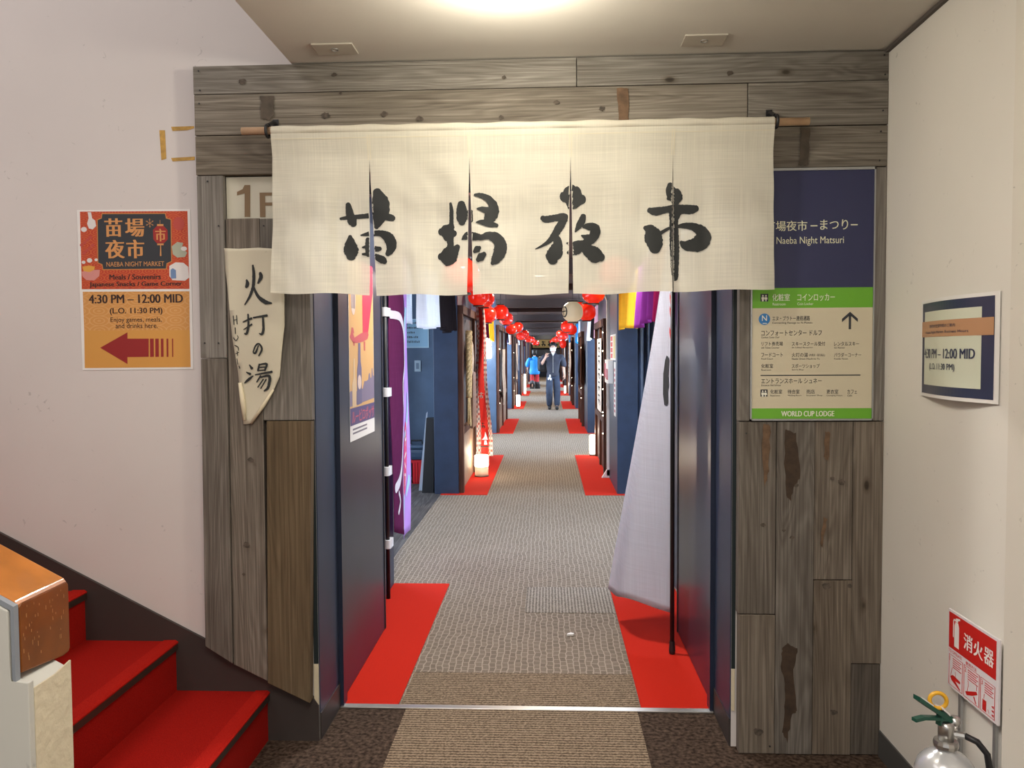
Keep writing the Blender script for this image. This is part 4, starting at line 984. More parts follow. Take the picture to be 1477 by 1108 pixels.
decal(dp, 'smoke_trail', MB().prism(DP, [(yy(216, 335), zz(335)), (yy(254, 335), zz(335)), (yy(295, 20)-.005, zz(20)), (py1-.005, 1.93), (yy(205, 20), 1.93), (yy(212, 20), zz(20))], .0012, .0015), mat('raspberry_print', (.52, .025, .07), .4))
b = MB()
b.prism(DP, PP([(130, 372), (138, 345), (150, 345), (160, 375), (205, 338), (252, 325), (258, 345), (250, 378), (215, 400), (170, 412), (150, 408)]), .0016, .0019)
b.prism(DP, PP([(138, 345), (142, 305), (152, 306), (158, 345)]), .0016, .0019); b.prism(DP, PP([(222, 398), (232, 398), (232, 465), (224, 465)]), .0016, .0019); b.prism(DP, PP([(152, 405), (162, 405), (160, 432), (154, 430)]), .0016, .0019)
decal(dp, 'aeroplane', b, mat('rose_print', (.50, .08, .09), .4))
b = MB(); b.prism(DP, PP([(184, 410), (198, 410), (200, 545), (206, 590), (208, 845), (176, 850), (176, 600), (182, 550)]), .0016, .0019)
decal(dp, 'dark_bottle', b, mat('dark_bottle_print', (.13, .11, .20), .4))
b = MB(); b.prism(DP, PP([(152, 520), (160, 520), (162, 640), (172, 690), (170, 855), (146, 858), (144, 700), (152, 650)]), .0016, .0019)
decal(dp, 'pale_bottle', b, mat('pale_bottle_print', (.62, .45, .26), .4))
b = MB(); b.ell(DP, (yy(192, 700)), zz(690), .034, .034, .0020, .0022, 20); b.ell(DP, yy(152, 60), 1.745, .045, .075, .0016, .0019, 24)
each('round_label', b, mat('label_print', (.66, .52, .44), .4), dp)
b = MB(); b.text(DP, 'ルービロポッサ', py0+.035, py1-.015, zz(972), zz(880), .0022, .02); decal(dp, 'pink_lettering', b, mat('coral_print', (.60, .10, .13), .4))
b = MB(); [b.rect(DP, yy(152, 0)-.03+.024*j, yy(152, 0)-.018+.024*j, 1.70, 1.79, .0020, .0023) for j in range(3)]
for j in range(2): b.rect(DP, py0+.05, py0+.33, 1.128+.018*j, 1.136+.018*j, .0009, .0012)
each('small_print', b, mat('grey_print', (.14, .12, .16), .4), dp)

# ------------------------------------------------------------------ tall banners by the door
nb = thing('tall_banner', 'plum banner, far half coloured as daylit, on a black pole left inside the doorway', 'banner', (-.972, 4.70, 0))
obj('pole', MB().tube([(-.972, 4.70, .0), (-.972, 4.70, 2.4)], .0125, 12), M['black'], nb, smooth=True)
clip = mat('white_clip', (.72, .72, .74), .5); b = MB()
for y in (450, 566, 680, 785):
    zc = at(556, y, 4.70).z; obj('clip', MB().lathe(-.972, 4.70, [(.0135, zc-.028), (.0195, zc-.026), (.0195, zc+.026), (.0135, zc+.028)], 14).box(-.972, -.952, 4.71, 4.775, zc-.026, zc+.026), clip, nb)
def plum(u, v, h=0):                               # u 0..1 along the cloth, v height
    t = (2.3-v)/2.0; y = 4.76+.95*u
    x = -.962+.025*math.sin(u*5.2+.3)-.035*u*u+.010*math.sin(v*3.1+u*6)
    return Vector((x+h, y, v))
def strip(u0, u1, z0, z1, h=0, nu=14, nv=40): return MB().grid(lambda a, c: plum(u0+(u1-u0)*a, z0+(z1-z0)*c+(.16*(1-(u0+(u1-u0)*a))**2*(1-c) if z0 < .4 else 0), h), nu, nv)
pm = linen('plum_cloth', (.15, .03, .10), .0, .25, 500); lm = mat('lilac_cloth', (.50, .26, .76), .75, var=(5, .08))  # lilac puts daylight into the colour of the plum banner's far half
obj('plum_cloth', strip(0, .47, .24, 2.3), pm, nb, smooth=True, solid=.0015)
obj('lilac_cloth', strip(.47, 1, .20, 2.3), lm, nb, smooth=True, solid=.0015)  # far half of the plum cloth, daylight put into its colour
wv = mat('pale_curve_print', (.66, .60, .70), .7); bl = mat('pale_blue_print', (.40, .66, .80), .7); ps = mat('pink_seal_print', (.72, .03, .20), .6)
def br(name, strokes, m, hh=.004):
    b = MB()
    for s_ in strokes: b.stroke(lambda u, v: plum(u, v, hh), s_, jag=.02, step=.03)
    return each(name, b, m, nb)
br('curve_print', [[(.02, 1.73, .05), (.22, 1.72, .05), (.36, 1.64, .05), (.42, 1.52, .05), (.44, 1.40, .05), (.38, 1.30, .04), (.42, 1.18, .03), (.46, 1.10, .02)],
   [(.05, .66, .06), (.2, .70, .06), (.36, .80, .05), (.45, 1.0, .03)], [(.30, .36, .03), (.40, .52, .04), (.45, .70, .04)], [(.10, .50, .03), (.17, .56, .03), (.13, .62, .03)]], wv)
br('blue_curve_print', [[(.55, 1.36, .03), (.7, 1.46, .08), (.85, 1.62, .1), (.95, 1.8, .06)], [(.55, .93, .04), (.72, .98, .08), (.85, 1.08, .09), (.90, 1.2, .04)], [(.5, 1.78, .1), (.6, 1.9, .06)], [(.55, .34, .05), (.65, .44, .08), (.62, .55, .06)], [(.8, .5, .05), (.9, .58, .09)]], bl)
br('pink_seal', [[(.66, .93, .22), (.66, .76, .26), (.66, .60, .22)]], ps)
br('seal_lettering', [[(.60, .90, .02), (.70, .90, .02)], [(.65, .94, .02), (.65, .86, .02)], [(.58, .78, .02), (.72, .80, .02)], [(.62, .74, .02), (.70, .70, .02)], [(.62, .66, .02), (.72, .64, .02), (.66, .58, .02)]], M['white'], .006)

wb = thing('tall_banner', 'white tall banner on a black pole right inside the doorway', 'banner', (.606, 3.87, 0))
obj('pole', MB().tube([(.606, 3.87, .006), (.606, 3.87, 2.42)], .011, 12), M['black'], wb, smooth=True)
obj('foot', MB().lathe(.606, 3.87, [(.013, .0065), (.016, .02), (.013, .07)], 12), M['black'], wb)
def wht_p(u, v, h=0):                              # u 0 at the pole .. 1 free edge, v 0 top .. 1 bottom
    ang = math.radians(82+44*v**1.25)             # swings from along the passage towards its middle
    r = .50*u*(1+.02*v)
    x = .598+math.cos(ang)*r; y = 3.88+math.sin(ang)*r
    fold = .045*math.sin(u*2*math.pi*1.15+.5)*v*(1-.25*u)
    x += fold*math.sin(ang)+h*-math.sin(ang)*1.0; y -= fold*math.cos(ang)
    return Vector((x, y, 2.3-(2.3-.20)*v+.05*(1-u)*v*0-.015*math.sin(u*9)*v))
whm = linen('white_polyester', (.88, .89, .96), .0, .60, 900)
obj('cloth', MB().grid(wht_p, 40, 60), whm, wb, smooth=True, solid=.0012)
b = MB(); b.stroke(lambda u, v: wht_p(u, v, .004), [(.17, .400, .008), (.21, .425, .085), (.23, .45, .13), (.22, .475, .09), (.18, .50, .01)], jag=.03, step=.02)
obj('brush_mark', b, M['ink'], wb)
b = MB()
for v in (.22, .25, .28, .33): b.stroke(lambda u, w_: wht_p(u, w_, .004), [(.04, v, .018), (.10, v+.012, .022), (.16, v, .014)], jag=.03, step=.02)
b.stroke(lambda u, w_: wht_p(u, w_, .004), [(.05, .36, .03), (.09, .40, .05), (.05, .43, .03)], jag=.03, step=.02)
each('red_print', b, M['red'], wb)

# ------------------------------------------------------------------ short curtains over the bays
def cloth_mat(name, c): return linen(name, c, .0, .4, 500)
CM = {k: cloth_mat(k+'_cloth', c) for k, c in dict(white=(.88, .90, .95), black=(.035, .028, .032), yellow=(.95, .56, .05), purple=(.36, .06, .32), magenta=(.62, .05, .20), maroon=(.12, .015, .045), lilac=(.45, .38, .75), pink=(.75, .50, .58), blue=(.06, .38, .68), peach=(.72, .42, .30), grey=(.25, .2, .22)).items()}
bays = [  # bay, side, pieces (colour, y from, y to)
 (0, 'left', [('white', 5.10, 6.2), ('white', 5.85, 6.95), ('black', 6.98, 7.55), ('black', 7.57, 8.2)]),
 (0, 'right', [('magenta', 4.86+.2, 5.5), ('purple', 5.52, 6.42), ('yellow', 6.45, 8.2)]),
 (1, 'left', [('maroon', 11.5, 12.8), ('yellow', 12.85, 14.3)]), (1, 'right', [('pink', 11.5, 12.3), ('black', 12.35, 13.3), ('white', 13.35, 14.3)]),
 (2, 'left', [('lilac', 17.6, 18.3), ('black', 18.35, 19.0), ('white', 19.05, 19.8), ('peach', 19.85, 20.5)]), (2, 'right', [('white', 17.6, 18.9), ('blue', 18.95, 20.5)]),
 (3, 'left', [('peach', 23.8, 25.2), ('white', 25.3, 26.6)]), (3, 'right', [('grey', 23.8, 25.2), ('blue', 25.3, 26.6)]),
 (4, 'left', [('maroon', 30, 32.7)]), (4, 'right', [('white', 30, 32.7)])]
bayword = ['nearest', 'second', 'third', 'fourth', 'fifth']
seen = {}
for bay, side, ps_ in bays:
    x = -.965 if side == 'left' else .735
    y0, y1 = blocks[bay][1], blocks[bay+1][0]
    tag(obj('valance_rod', MB().tube([(x, y0-.001, 2.2), (x, y1+.001, 2.2)], .012, 8), M['black']), f'dark rod over the {bayword[bay]} bay on the {side} of the passage', 'rod', 'curtain rods over the bays')
    if (bay, side) == (0, 'left'): tag(obj('valance_rod', MB().tube([(-1.075, y0-.001, 2.2), (-1.075, 6.3, 2.2), (-1.075, y1+.001, 2.2)], .012, 8), M['black']), 'second dark rod behind the nearest left bay curtains', 'rod')
    for c, a0, a1 in ps_:
        key = (bay, side, c); seen[key] = seen.get(key, 0)+1; tot = sum(1 for q in ps_ if q[0] == c)
        w_ = '' if tot == 1 else (' nearer' if seen[key] == 1 else ' farther')
        ph_ = R.uniform(0, 6); x = -1.075 if (bay, side, a0) == (0, 'left', 5.10) else -.965 if side == 'left' else .735
        def f(a, v, a0=a0, a1=a1, x=x, ph_=ph_):
            t = 1-v; y = a0+(a1-a0)*a
            return Vector((x+(.022*math.sin(a*17+ph_)+.012*math.sin(a*31))*(.25+t), y+.02*math.sin(v*4+ph_)*t, 1.70+.02*math.sin(a*4+ph_)+(2.186-1.70)*v))
        tag(obj('short_curtain', MB().grid(f, 36, 14), CM[c], smooth=True, solid=.002), f'{w_.strip()+" " if w_ else ""}{c} short curtain hanging over the {bayword[bay]} bay on the {side}', 'curtain', 'short curtains over the bays')

# ------------------------------------------------------------------ lanterns
redl = mat('red_lantern_shade', (.70, .02, .008), .25, emit=(1, .018, .004), es=.42, coat=.6)
creaml = mat('cream_lantern_shade', (.72, .62, .44), .4, emit=(1, .8, .5), es=.25)
gold = mat('lantern_rim', (.03, .02, .015), .4)
D = .23
def lantern(loc, label, shade, tall=1.0):
    x, y, z = loc; r = D/2
    o = thing('paper_lantern', label, 'lantern', (x, y, z-r*.9*tall), 'lanterns over the passage')
    prof = []
    for i in range(25):
        t = -1+2*i/24; rr = r*max(.0, 1-abs(t)**2.6)**.5
        rr = max(rr, .055)*(1-.012*(i % 2)); prof.append((rr, z+t*r*.88*tall))
    obj('shade', MB().lathe(x, y, prof, 28), shade, o, smooth=True)
    zt, zb_ = z+r*.88*tall, z-r*.88*tall
    obj('top_ring', MB().lathe(x, y, [(.05, zt-.004), (.062, zt), (.062, zt+.010), (.05, zt+.012)], 20), gold, o)
    obj('bottom_ring', MB().lathe(x, y, [(.05, zb_-.012), (.06, zb_-.010), (.06, zb_), (.05, zb_+.004)], 20), gold, o)
    obj('cord', MB().tube([(x, y, zt+.008), (x, y, ZK-.001)], .003, 6), M['black'], o)
    return o
LL = [(665, 398, 56), (690, 427, 31), (699, 431, 28.6), (703, 454, 26.4), (722, 450.5, 23.5), (730, 459.6, 20.5), (737.6, 475, 16.2), (747, 472, 15.5), (751, 485, 12.7), (757, 482, 12.2), (762, 489, 10.8), (767, 490, 9.6), (771, 494, 8.6), (774, 495, 7.8)]
RL = [(890, 395, 54), (856, 423, 33), (846, 450.5, 27), (826, 450, 29.5), (835, 447, 24), (824, 475.5, 16.5), (818, 471, 18), (813, 484, 13), (808, 482, 11.6), (812, 496, 9.4), (804, 489, 10), (800, 491, 9), (797, 493, 8)]
for side, lst in (('left', LL), ('right', RL)):
    order = sorted(range(len(lst)), key=lambda i: -lst[i][2])
    for rank, i in enumerate(order):
        px, py, wd = lst[i]; Y = D*FPX/wd; p = at(px, py, Y)
        c = side == 'right' and wd == 29.5
        o = lantern((p.x, p.y, p.z), f'cream paper lantern with a black mark among the red ones on the right' if c else f'round red lantern, {ordn[rank]} from the doorway in the row on the {side}', creaml if c else redl, 1.5 if wd == 9.4 else 1.12 if c else 1)
        if c:
            b = MB()
            ls_ = lambda u, v: Vector((p.x+math.cos(u)*(D/2+.004)*max(.3, (1-abs(v)**2.6))**.5, p.y+math.sin(u)*(D/2+.004)*max(.3, (1-abs(v)**2.6))**.5, p.z+v*.112))
            b.stroke(ls_, [(-2.6+.42*math.cos(t), .5*math.sin(t), .12) for t in (i*.45 for i in range(15))], step=.05)
            b.stroke(ls_, [(-2.9, .0, .1), (-2.3, .05, .1)], step=.05); b.stroke(ls_, [(-2.6, .35, .1), (-2.62, -.35, .1)], step=.05)
            obj('brush_mark', b, M['ink'], o)
# ================================================================== BOOTH FRONTS AND WHAT STANDS BY THEM
bw = wood('booth_brown_wood', (.045, .018, .012), (.09, .036, .024), (.16, .075, .05), 'Z')
bp_m = mat('booth_panel', (.30, .20, .13), .6, var=(14, .2)); bulb = glow('fairy_bulb', (1, .85, .6), 14)
for k in range(1, len(blocks)):
    s, e = blocks[k]
    for side in ('left', 'right'):
        f, sg = (-.9445, 1) if side == 'left' else (.7195, -1)
        ya, yb = (s+.03, e-.1) if side == 'left' else (s+1.25, e-.05)
        o = thing('booth_front', f'brown wooden booth front on the {side} of the passage, {ordn[k-1]} from the doorway', 'booth', (f, (ya+yb)/2, 0), 'brown booth fronts')
        def bx(y0, y1, z0, z1, d0, d1): return MB().box(*sorted((f+sg*d0, f+sg*d1)), y0, y1, z0, z1, .003)
        zt = 1.80 if side == 'right' else 1.90
        obj('post', bx(ya, ya+.09, .007, zt, 0, .052), bw, o); obj('post', bx(yb-.09, yb, .007, zt, 0, .052), bw, o)
        if k < 4: obj('post', bx((ya+yb)/2-.04, (ya+yb)/2+.04, .007, zt, 0, .045), bw, o)
        obj('header', bx(ya, yb, zt, zt+.09, 0, .058), bw, o)
        obj('sill', bx(ya+.09, yb-.09, .62, .70, 0, .05), bw, o)
        obj('lower_panel', bx(ya+.09, yb-.09, .01, .62, 0, .020), bp_m if side == 'left' else bw, o)
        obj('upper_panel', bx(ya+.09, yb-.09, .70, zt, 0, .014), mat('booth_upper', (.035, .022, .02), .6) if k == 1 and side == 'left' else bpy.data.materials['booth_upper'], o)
        if k < 4:
            for i in (range(0) if side == 'left' and k == 1 else range(7) if k == 1 else (1, 4, 6)):
                zb_ = (1.70, 1.52, 1.24, 1.02, .78, .70, .52)[i]+R.uniform(-.05, .05); yb_ = ya+.045+.02*math.sin(i*2.1)
                obj('fairy_bulb', MB().lathe(f+sg*.059, yb_, [(.001, zb_-.007), (.0055, zb_-.003), (.0055, zb_+.003), (.001, zb_+.007)], 8), bulb, o)
scroll = mat('aged_paper', (.62, .50, .40), .7, var=(18, .25)); straw = mat('straw', (.74, .54, .27), .8, var=(60, .3))
# left booth, nearest: straw ornament, wooden plaque, red banner, floor lantern
so = thing('straw_ornament', 'twisted straw ornament hanging on the nearest left booth', 'ornament', (-.872, 8.62, 1.0))
b = MB()
for j in range(5):
    b.tube([(-.862+.020*math.sin(i*1.1+j*1.25), 8.62+.05*math.cos(i*1.1+j*1.25)+.02*math.sin(i*.4), 1.72-.055*i) for i in range(14)], [.022-.0006*i for i in range(14)], 7)
obj('rope', b, straw, so, smooth=True)
b = MB()
for j in range(10): b.tube([(-.865+R.uniform(-.01, .012), 8.57+.01*j, 1.02), (-.86+R.uniform(-.015, .025), 8.54+.018*j, .74+R.uniform(-.08, .05))], .007, 5)
obj('tassel', b, straw, so)
obj('fan', MB().lathe(-.862, 8.95, [(.002, 1.22), (.06, 1.28), (.085, 1.42), (.06, 1.58), (.002, 1.64)], 20, .25, 1.8), scroll, so, smooth=True)
wp = thing('wooden_plaque', 'brown wooden board hanging low on the nearest left booth', 'plaque', (-.865, 9.2, .72))
obj('board', MB().prism(lambda u, v, h: Vector((-.885+h, u, v)), [(9.0, .62), (9.5, .62), (9.42, 1.25), (9.10, 1.28)], 0, .025, .004), mat('plaque_wood', (.22, .11, .055), .55, var=(20, .3)), wp)
obj('cord', MB().tube([(-.872, 9.12, 1.27), (-.872, 9.26, 1.45), (-.872, 9.4, 1.24)], .004, 6), M['black'], wp)
rb = thing('red_banner', 'long red banner with chequered borders beside the nearest left booth', 'banner', (-.80, 9.75, 0))
ctr = [(440, 684, 690, 703), (500, 683.5, 691, 701), (560, 684.5, 696, 703), (620, 687, 700.5, 705), (665, 689, 705.5, 707.5)]
def rbx(v, f):
    """v 0 top..1 bottom, f 0..1 across -> world"""
    zz_ = 2.12-1.90*v; a = min(3, int(v*4)); t = v*4-a
    q = [c0+(c1-c0)*t for c0, c1 in zip(ctr[a], ctr[a+1])]
    w_ = .10+.11*v**1.3; cx = -.835+.05*v+.012*math.sin(v*9)
    return Vector((cx+w_*(f-.5)+.0, 9.72+.04*math.sin(f*5+v*6)-.05*v, zz_))
chk = checks('chequered_cloth', ((.62, .50, .46), (.45, .10, .08), (.22, .21, .23)), .03)
rm = mat('scarlet_cloth', (.66, .016, .008), .7)
obj('left_border', MB().grid(lambda a, c: rbx(c, a*.27), 4, 40), chk, rb, smooth=True, solid=.002)
obj('red_field', MB().grid(lambda a, c: rbx(c, .27+a*.46), 6, 40), rm, rb, smooth=True, solid=.002)
obj('right_border', MB().grid(lambda a, c: rbx(c, .73+a*.27), 4, 40), chk, rb, smooth=True, solid=.002)
b = MB(); b.box(-.83, -.73, 9.64, 9.645, .325, .34); obj('bottom_line', b, M['ink'], rb)
b = MB()
F_ = lambda u, v, h=0: Vector((-.80+u, 9.64-h, v))
b.prism(F_, [(-.01, .42), (.06, .42), (.05, .46), (.03, .52), (.02, .46)], 0, .002); b.prism(F_, [(.015, .36), (.055, .36), (.045, .41), (.02, .41)], 0, .002)
each('fish_print', b, mat('pale_blue_fish', (.45, .55, .66), .6), rb)
for i, (u0_, v0_, m_) in enumerate(((-.04, .93, M['white']), (-.02, .56, M['ink']))):
    b = MB(); scribble(b, lambda u, v: F_(u, v, .004), u0_, u0_+.05, v0_, v0_+.07, .008, i+40); obj('brush_character', b, m_, rb)
obj('pole', MB().tube([(-.875, 9.78, .007), (-.875, 9.78, 2.16)], .008, 8).tube([(-.875, 9.78, 2.13), (-.76, 9.75, 2.13)], .006, 6), M['black'], rb)
warmglow = glow('warm_lantern_glow', (1, .86, .62), 9)
def floor_lantern(x, y, r, h, label, clear=True):
    o = thing('floor_lantern', label, 'lamp', (x, y, .006), 'glowing floor lanterns')
    zb_ = h*.48 if clear else .03
    obj('shade', MB().lathe(x, y, [(r*.9, zb_), (r, zb_+.01), (r, h-.01), (r*.9, h), (.002, h)], 24), warmglow, o, smooth=True)
    if clear:
        obj('clear_base', MB().lathe(x, y, [(r*.95, .012), (r*.98, zb_-.002), (r*.93, zb_-.002), (r*.9, .012)], 24), veil('clear_plastic', (.7, .6, .5), .6), o, smooth=True)
        obj('bulb_stem', MB().tube([(x, y, .012), (x, y, zb_)], .008, 8), M['white'], o)
    obj('foot', MB().lathe(x, y, [(r, .0065), (r*1.03, .008), (r*1.03, .022 if not clear else .014), (r, .022 if not clear else .014)], 24), M['black'], o)
    light('lantern_bulb', 'POINT', (x, y-.02, h+.06), 4, WARM, .04)
    return o
floor_lantern(-.80, 9.42, .085, .26, 'glowing white round floor lantern with a clear base on the left red carpet')
floor_lantern(.635, 11.30, .045, .30, 'slim white glowing floor lantern on the right red carpet by the nearest booth', False)
floor_lantern(-.80, 21.2, .05, .33, 'white glowing floor lantern beside the third left booth', False)
floor_lantern(-.80, 27.6, .036, .70, 'slim glow standing in for a window sliver beside the fourth left booth', False)  # stands in for a bright sliver of window, built as a lantern
floor_lantern(.60, 27.8, .03, .28, 'far white floor lantern on the right behind the walking person', False)
hl = thing('wall_lamp', 'white glowing box lamp on the second left column', 'lamp', (-1.07, 14.40, 1.40))
obj('shade', MB().box(-1.125, -1.025, 14.28, 14.38, 1.38, 1.75, .01), glow('lamp_white_glow', (1, .96, .9), 10), hl)
obj('bracket', MB().box(-1.10, -1.04, 14.38, 14.419, 1.5, 1.64), M['black'], hl)
light('wall_lamp_bulb', 'POINT', (-1.07, 14.2, 1.57), 3, (1, .93, .85), .05)

# left bay, nearest: notice, switch plate, netting, cooler on crate, leaning board
yb = blocks[1][0]+.95
nt = thing('wall_notice', 'pale blue framed notice on the left bay wall', 'notice', (-1.53, yb, 1.57))
BWp = Plane('Y', yb); q = BWp.r(584, 462, 617, 500)
obj('frame', MB().rect(BWp, q[0]-.015, q[1]+.015, q[2]-.015, q[3]+.015, 0, .01), mat('notice_edge', (.42, .58, .68), .5), nt)
obj('sheet', MB().rect(BWp, *q, .01, .0115), mat('notice_blue', (.30, .50, .66), .5), nt)
b = MB()
for i, f in enumerate((.85, .95, .5, .7, .75)):      # rows of marks, too small to be read
    for j in range(int(11*f)):
        u_ = q[0]+.03+(q[1]-q[0]-.06)*j/11; b.rect(BWp, u_, u_+R.uniform(.008, .013), q[3]-.045-.055*i, q[3]-.022-.055*i+R.uniform(-.006, .004), .012, .0125)
obj('printing', b, dk, nt)['kind'] = 'stuff'
sw = thing('switch_plate', 'small pale switch panel on the left bay wall', 'switch', (-1.52, yb, 1.27)); q = BWp.r(598, 520, 607, 536)
obj('plate', MB().rect(BWp, *q, 0, .012), mat('switch_pale', (.42, .52, .6), .4), sw); obj('rocker', MB().rect(BWp, q[0]+.02, q[1]-.02, q[2]+.03, q[3]-.03, .012, .018), mat('switch_grey', (.16, .22, .3), .4), sw)
ledge = obj('wall_ledge', MB().box(-2.6, -1.2, yb-.05, yb-.001, .0, .025), mat('ledge_grey', (.22, .25, .28), .5)); tag(ledge, 'low grey ledge along the foot of the left bay wall', 'ledge')
net = MB().grid(lambda a, c: Vector((-2.25+(.80-.28*math.sin(c*1.7))*a+.03*math.sin(a*17+c*3), yb-.28+.05*math.sin(a*12+c*5), .02+2.4*(1-c))), 40, 24)
tag(obj('dust_sheet', net, veil('milky_film', (.30, .28, .38), .5), smooth=True), 'thin see-through dust sheet hanging in the left bay', 'dust sheet')
cr = thing('crate', 'bright red plastic crate on the left bay floor', 'crate', (-1.44, 9.02, 0)); x0, x1 = -1.555, -1.35
obj('walls', MB().box(x0, x0+.012, 8.9, 9.1, .005, .27).box(x1-.012, x1, 8.9, 9.1, .005, .27).box(x0, x1, 8.9, 8.912, .005, .27).box(x0, x1, 9.088, 9.1, .005, .27).box(x0, x1, 8.9, 9.1, .0, .012), mat('red_plastic', (.55, .012, .02), .35), cr)
rr = MB()
for xx in (-1.53, -1.50, -1.41, -1.38): rr.box(xx, xx+.012, 8.892, 8.90, .01, .25)
rr.box(x0-.004, x1+.004, 8.89, 8.90, .24, .272); each('rib', rr, bpy.data.materials['red_plastic'], cr)
co = thing('tool_case', 'dark blue rounded case with a handle on top of the red crate', 'case', (-1.50, 9.0, .272))
obj('body', MB().box(-1.66, -1.36, 8.86, 9.12, .273, .40, .04), mat('case_blue', (.03, .055, .10), .4), co, smooth=False)
obj('lid', MB().box(-1.655, -1.365, 8.865, 9.115, .40, .445, .02), mat('case_lid', (.05, .085, .14), .35), co)
obj('handle', MB().tube([(-1.58, 8.99, .44), (-1.57, 8.99, .485), (-1.45, 8.99, .485), (-1.44, 8.99, .44)], .010, 8), M['black'], co)
lb = thing('leaning_board', 'black panel leaning on the left column in the nearest bay', 'board', (-1.27, 8.4, 0))
obj('panel', MB().prism(lambda u, v, h: Vector((u, 8.40+h, v)), [(-1.345, .0), (-1.22, .0), (-1.204, .80), (-1.29, .80)], -.09, .02, .003), M['black'], lb)
obj('film', MB().prism(lambda u, v, h: Vector((u, 8.44+h, v)), [(-1.40, .003), (-1.35, .003), (-1.295, .86), (-1.31, .84)], 0, .003), veil('grey_film', (.45, .5, .6), .3), lb)

# right column: notices, call box, cable duct; dark curtain
RC = Plane('-X', .7198)
def RQ(y0, y1, z0, z1): return -y1, -y0, z0, z1
o = thing('price_notice', 'tall notice with red and yellow columns on the right column', 'notice', (.719, 8.8, 1.45))
obj('sheet', MB().rect(RC, *RQ(8.42, 9.10, 1.40, 1.68), 0, .003), M['white'], o)
b = MB(); [b.rect(RC, *RQ(8.80, 9.06, 1.42+.064*i, 1.47+.064*i), .0032, .004) for i in range(4)]; each('red_block', b, M['red'], o)
obj('yellow_column', MB().rect(RC, *RQ(8.44, 8.70, 1.42, 1.66), .0032, .004), mat('pale_yellow_print', (.75, .62, .22), .5), o)
o = thing('call_box', 'white and red fire call box on the right column', 'call box', (.70, 9.1, 1.15))
obj('case', MB().box(.66, .7195, 8.72, 9.20, 1.14, 1.40, .004), M['white'], o); obj('red_door', MB().box(.655, .66, 8.74, 8.98, 1.18, 1.30, .001), mat('call_red', (.42, .01, .02), .4), o)
obj('lamp', MB().rect(Plane('-X', .66), *RQ(9.02, 9.17, 1.2, 1.36), 0, .006), mat('lamp_pink', (.70, .10, .16), .3), o)
o = thing('narrow_notice', 'narrow notice strip below the price notice on the right column', 'notice', (.719, 8.5, .9))
obj('sheet', MB().rect(RC, *RQ(8.42, 8.62, .80, 1.38), 0, .003), M['white'], o); b = MB()
for i in range(9): b.rect(RC, *RQ(8.46, 8.58, .84+.055*i, .87+.055*i), .0032, .004)
each('printed_block', b, mat('rose_block_print', (.50, .10, .14), .5), o)
o = thing('cable_duct', 'white cable duct running down the right column to the floor', 'duct', (.70, 9.32, 0))
obj('run', MB().box(.690, .7195, 9.30, 9.345, .03, 2.1), M['white'], o); obj('upper_run', MB().tube([(.700, 9.32, 2.09), (.66, 9.36, 2.2), (.56, 9.42, 2.34), (.56, 9.42, 2.4495)], .014, 8), M['white'], o); obj('foot', MB().prism(lambda u, v, h: Vector((u, 9.30+h, v)), [(.63, .007), (.7195, .007), (.7195, .10), (.69, .10)], 0, .045), M['white'], o)
bc = MB().grid(lambda a, c: Vector((.80+.19*a+.0, 7.1+.025*math.sin(a*22)+.01*math.sin(c*5), .01+2.42*(1-c))), 30, 12)
tag(obj('dark_curtain', bc, M['navy'], smooth=True, solid=.003), 'dark navy curtain hanging in the nearest bay on the right', 'curtain')
o = thing('paper_sign', 'tall white paper sign on the nearest right booth front', 'sign', (.67, 10.4, .8))
RB = Plane('-X', .672)
obj('sheet', MB().rect(RB, *RQ(9.95, 10.75, .72, 1.66), 0, .004), M['white'], o)
b = MB()
for i in range(5):
    b = MB(); scribble(b, lambda u, v: RB(u, v, .0055), -10.55, -10.15, 1.48-.17*i, 1.62-.17*i, .022, i); obj('brush_character', b, M['ink'], o)

# cloth scrolls and things hung on the farther booths
for side, y, z0, z1, m_, lab, wd in (('left', 15.2, .50, 1.55, 'scroll', 'ragged pale hanging scroll on the second left booth', .9), ('left', 21.6, .75, 1.72, 'scroll', 'pale ragged scroll hanging on the third left booth', .7), ('right', 15.6, .85, 1.62, 'black', 'black garment hung on the second right booth', .8),
                                 ('right', 22.2, .60, 1.74, 'scroll', 'large brown paper scroll with writing on the third right booth', 1.6), ('right', 28.9, .5, 1.9, 'scroll', 'far brown paper scroll on the fourth right booth', 1.4), ('left', 22.6, .95, 1.75, 'photo', 'dark picture poster on the third left booth', .8)):
    x = -.845 if side == 'left' else .615
    mm = scroll if m_ == 'scroll' else CM['black'] if m_ == 'black' else mat('dark_picture_print', (.10, .11, .16), .5, var=(9, .8))
    ph_ = R.uniform(0, 6)
    o = thing('hanging_scroll' if m_ == 'scroll' else 'garment' if m_ == 'black' else 'picture_poster', lab, 'scroll' if m_ == 'scroll' else 'garment' if m_ == 'black' else 'poster', (x, y, z0))
    obj('sheet', MB().grid(lambda a, c: Vector((x+.02*math.sin(c*7+ph_+a*5)*(1-c), y+wd*(a-.5)*(1+.12*math.sin(c*9+ph_)*(0 if m_ == 'photo' else 1)), z0+(z1-z0)*c)), 16, 24), mm, o, smooth=True, solid=.004)
    if m_ == 'scroll' and wd > 1:
        b = MB(); FN = Plane('-X', x-.024)
        for i in range(4):
            b = MB(); scribble(b, lambda u, v: FN(u, v, .003), -y-.35, -y+.35, z1-.25*i-.28, z1-.25*i-.07, .04, i+20); obj('brush_character', b, M['ink'], o)
    for q in (-.4, .4): obj('cord', MB().tube([(x, y+wd*q, z1), (x, y+wd*q, ZK-.0005)], .003, 5), M['black'], o)
    obj('hanging_bar', MB().tube([(x, y-wd*.5, z1), (x, y+wd*.5, z1)], .008, 6), bw, o)

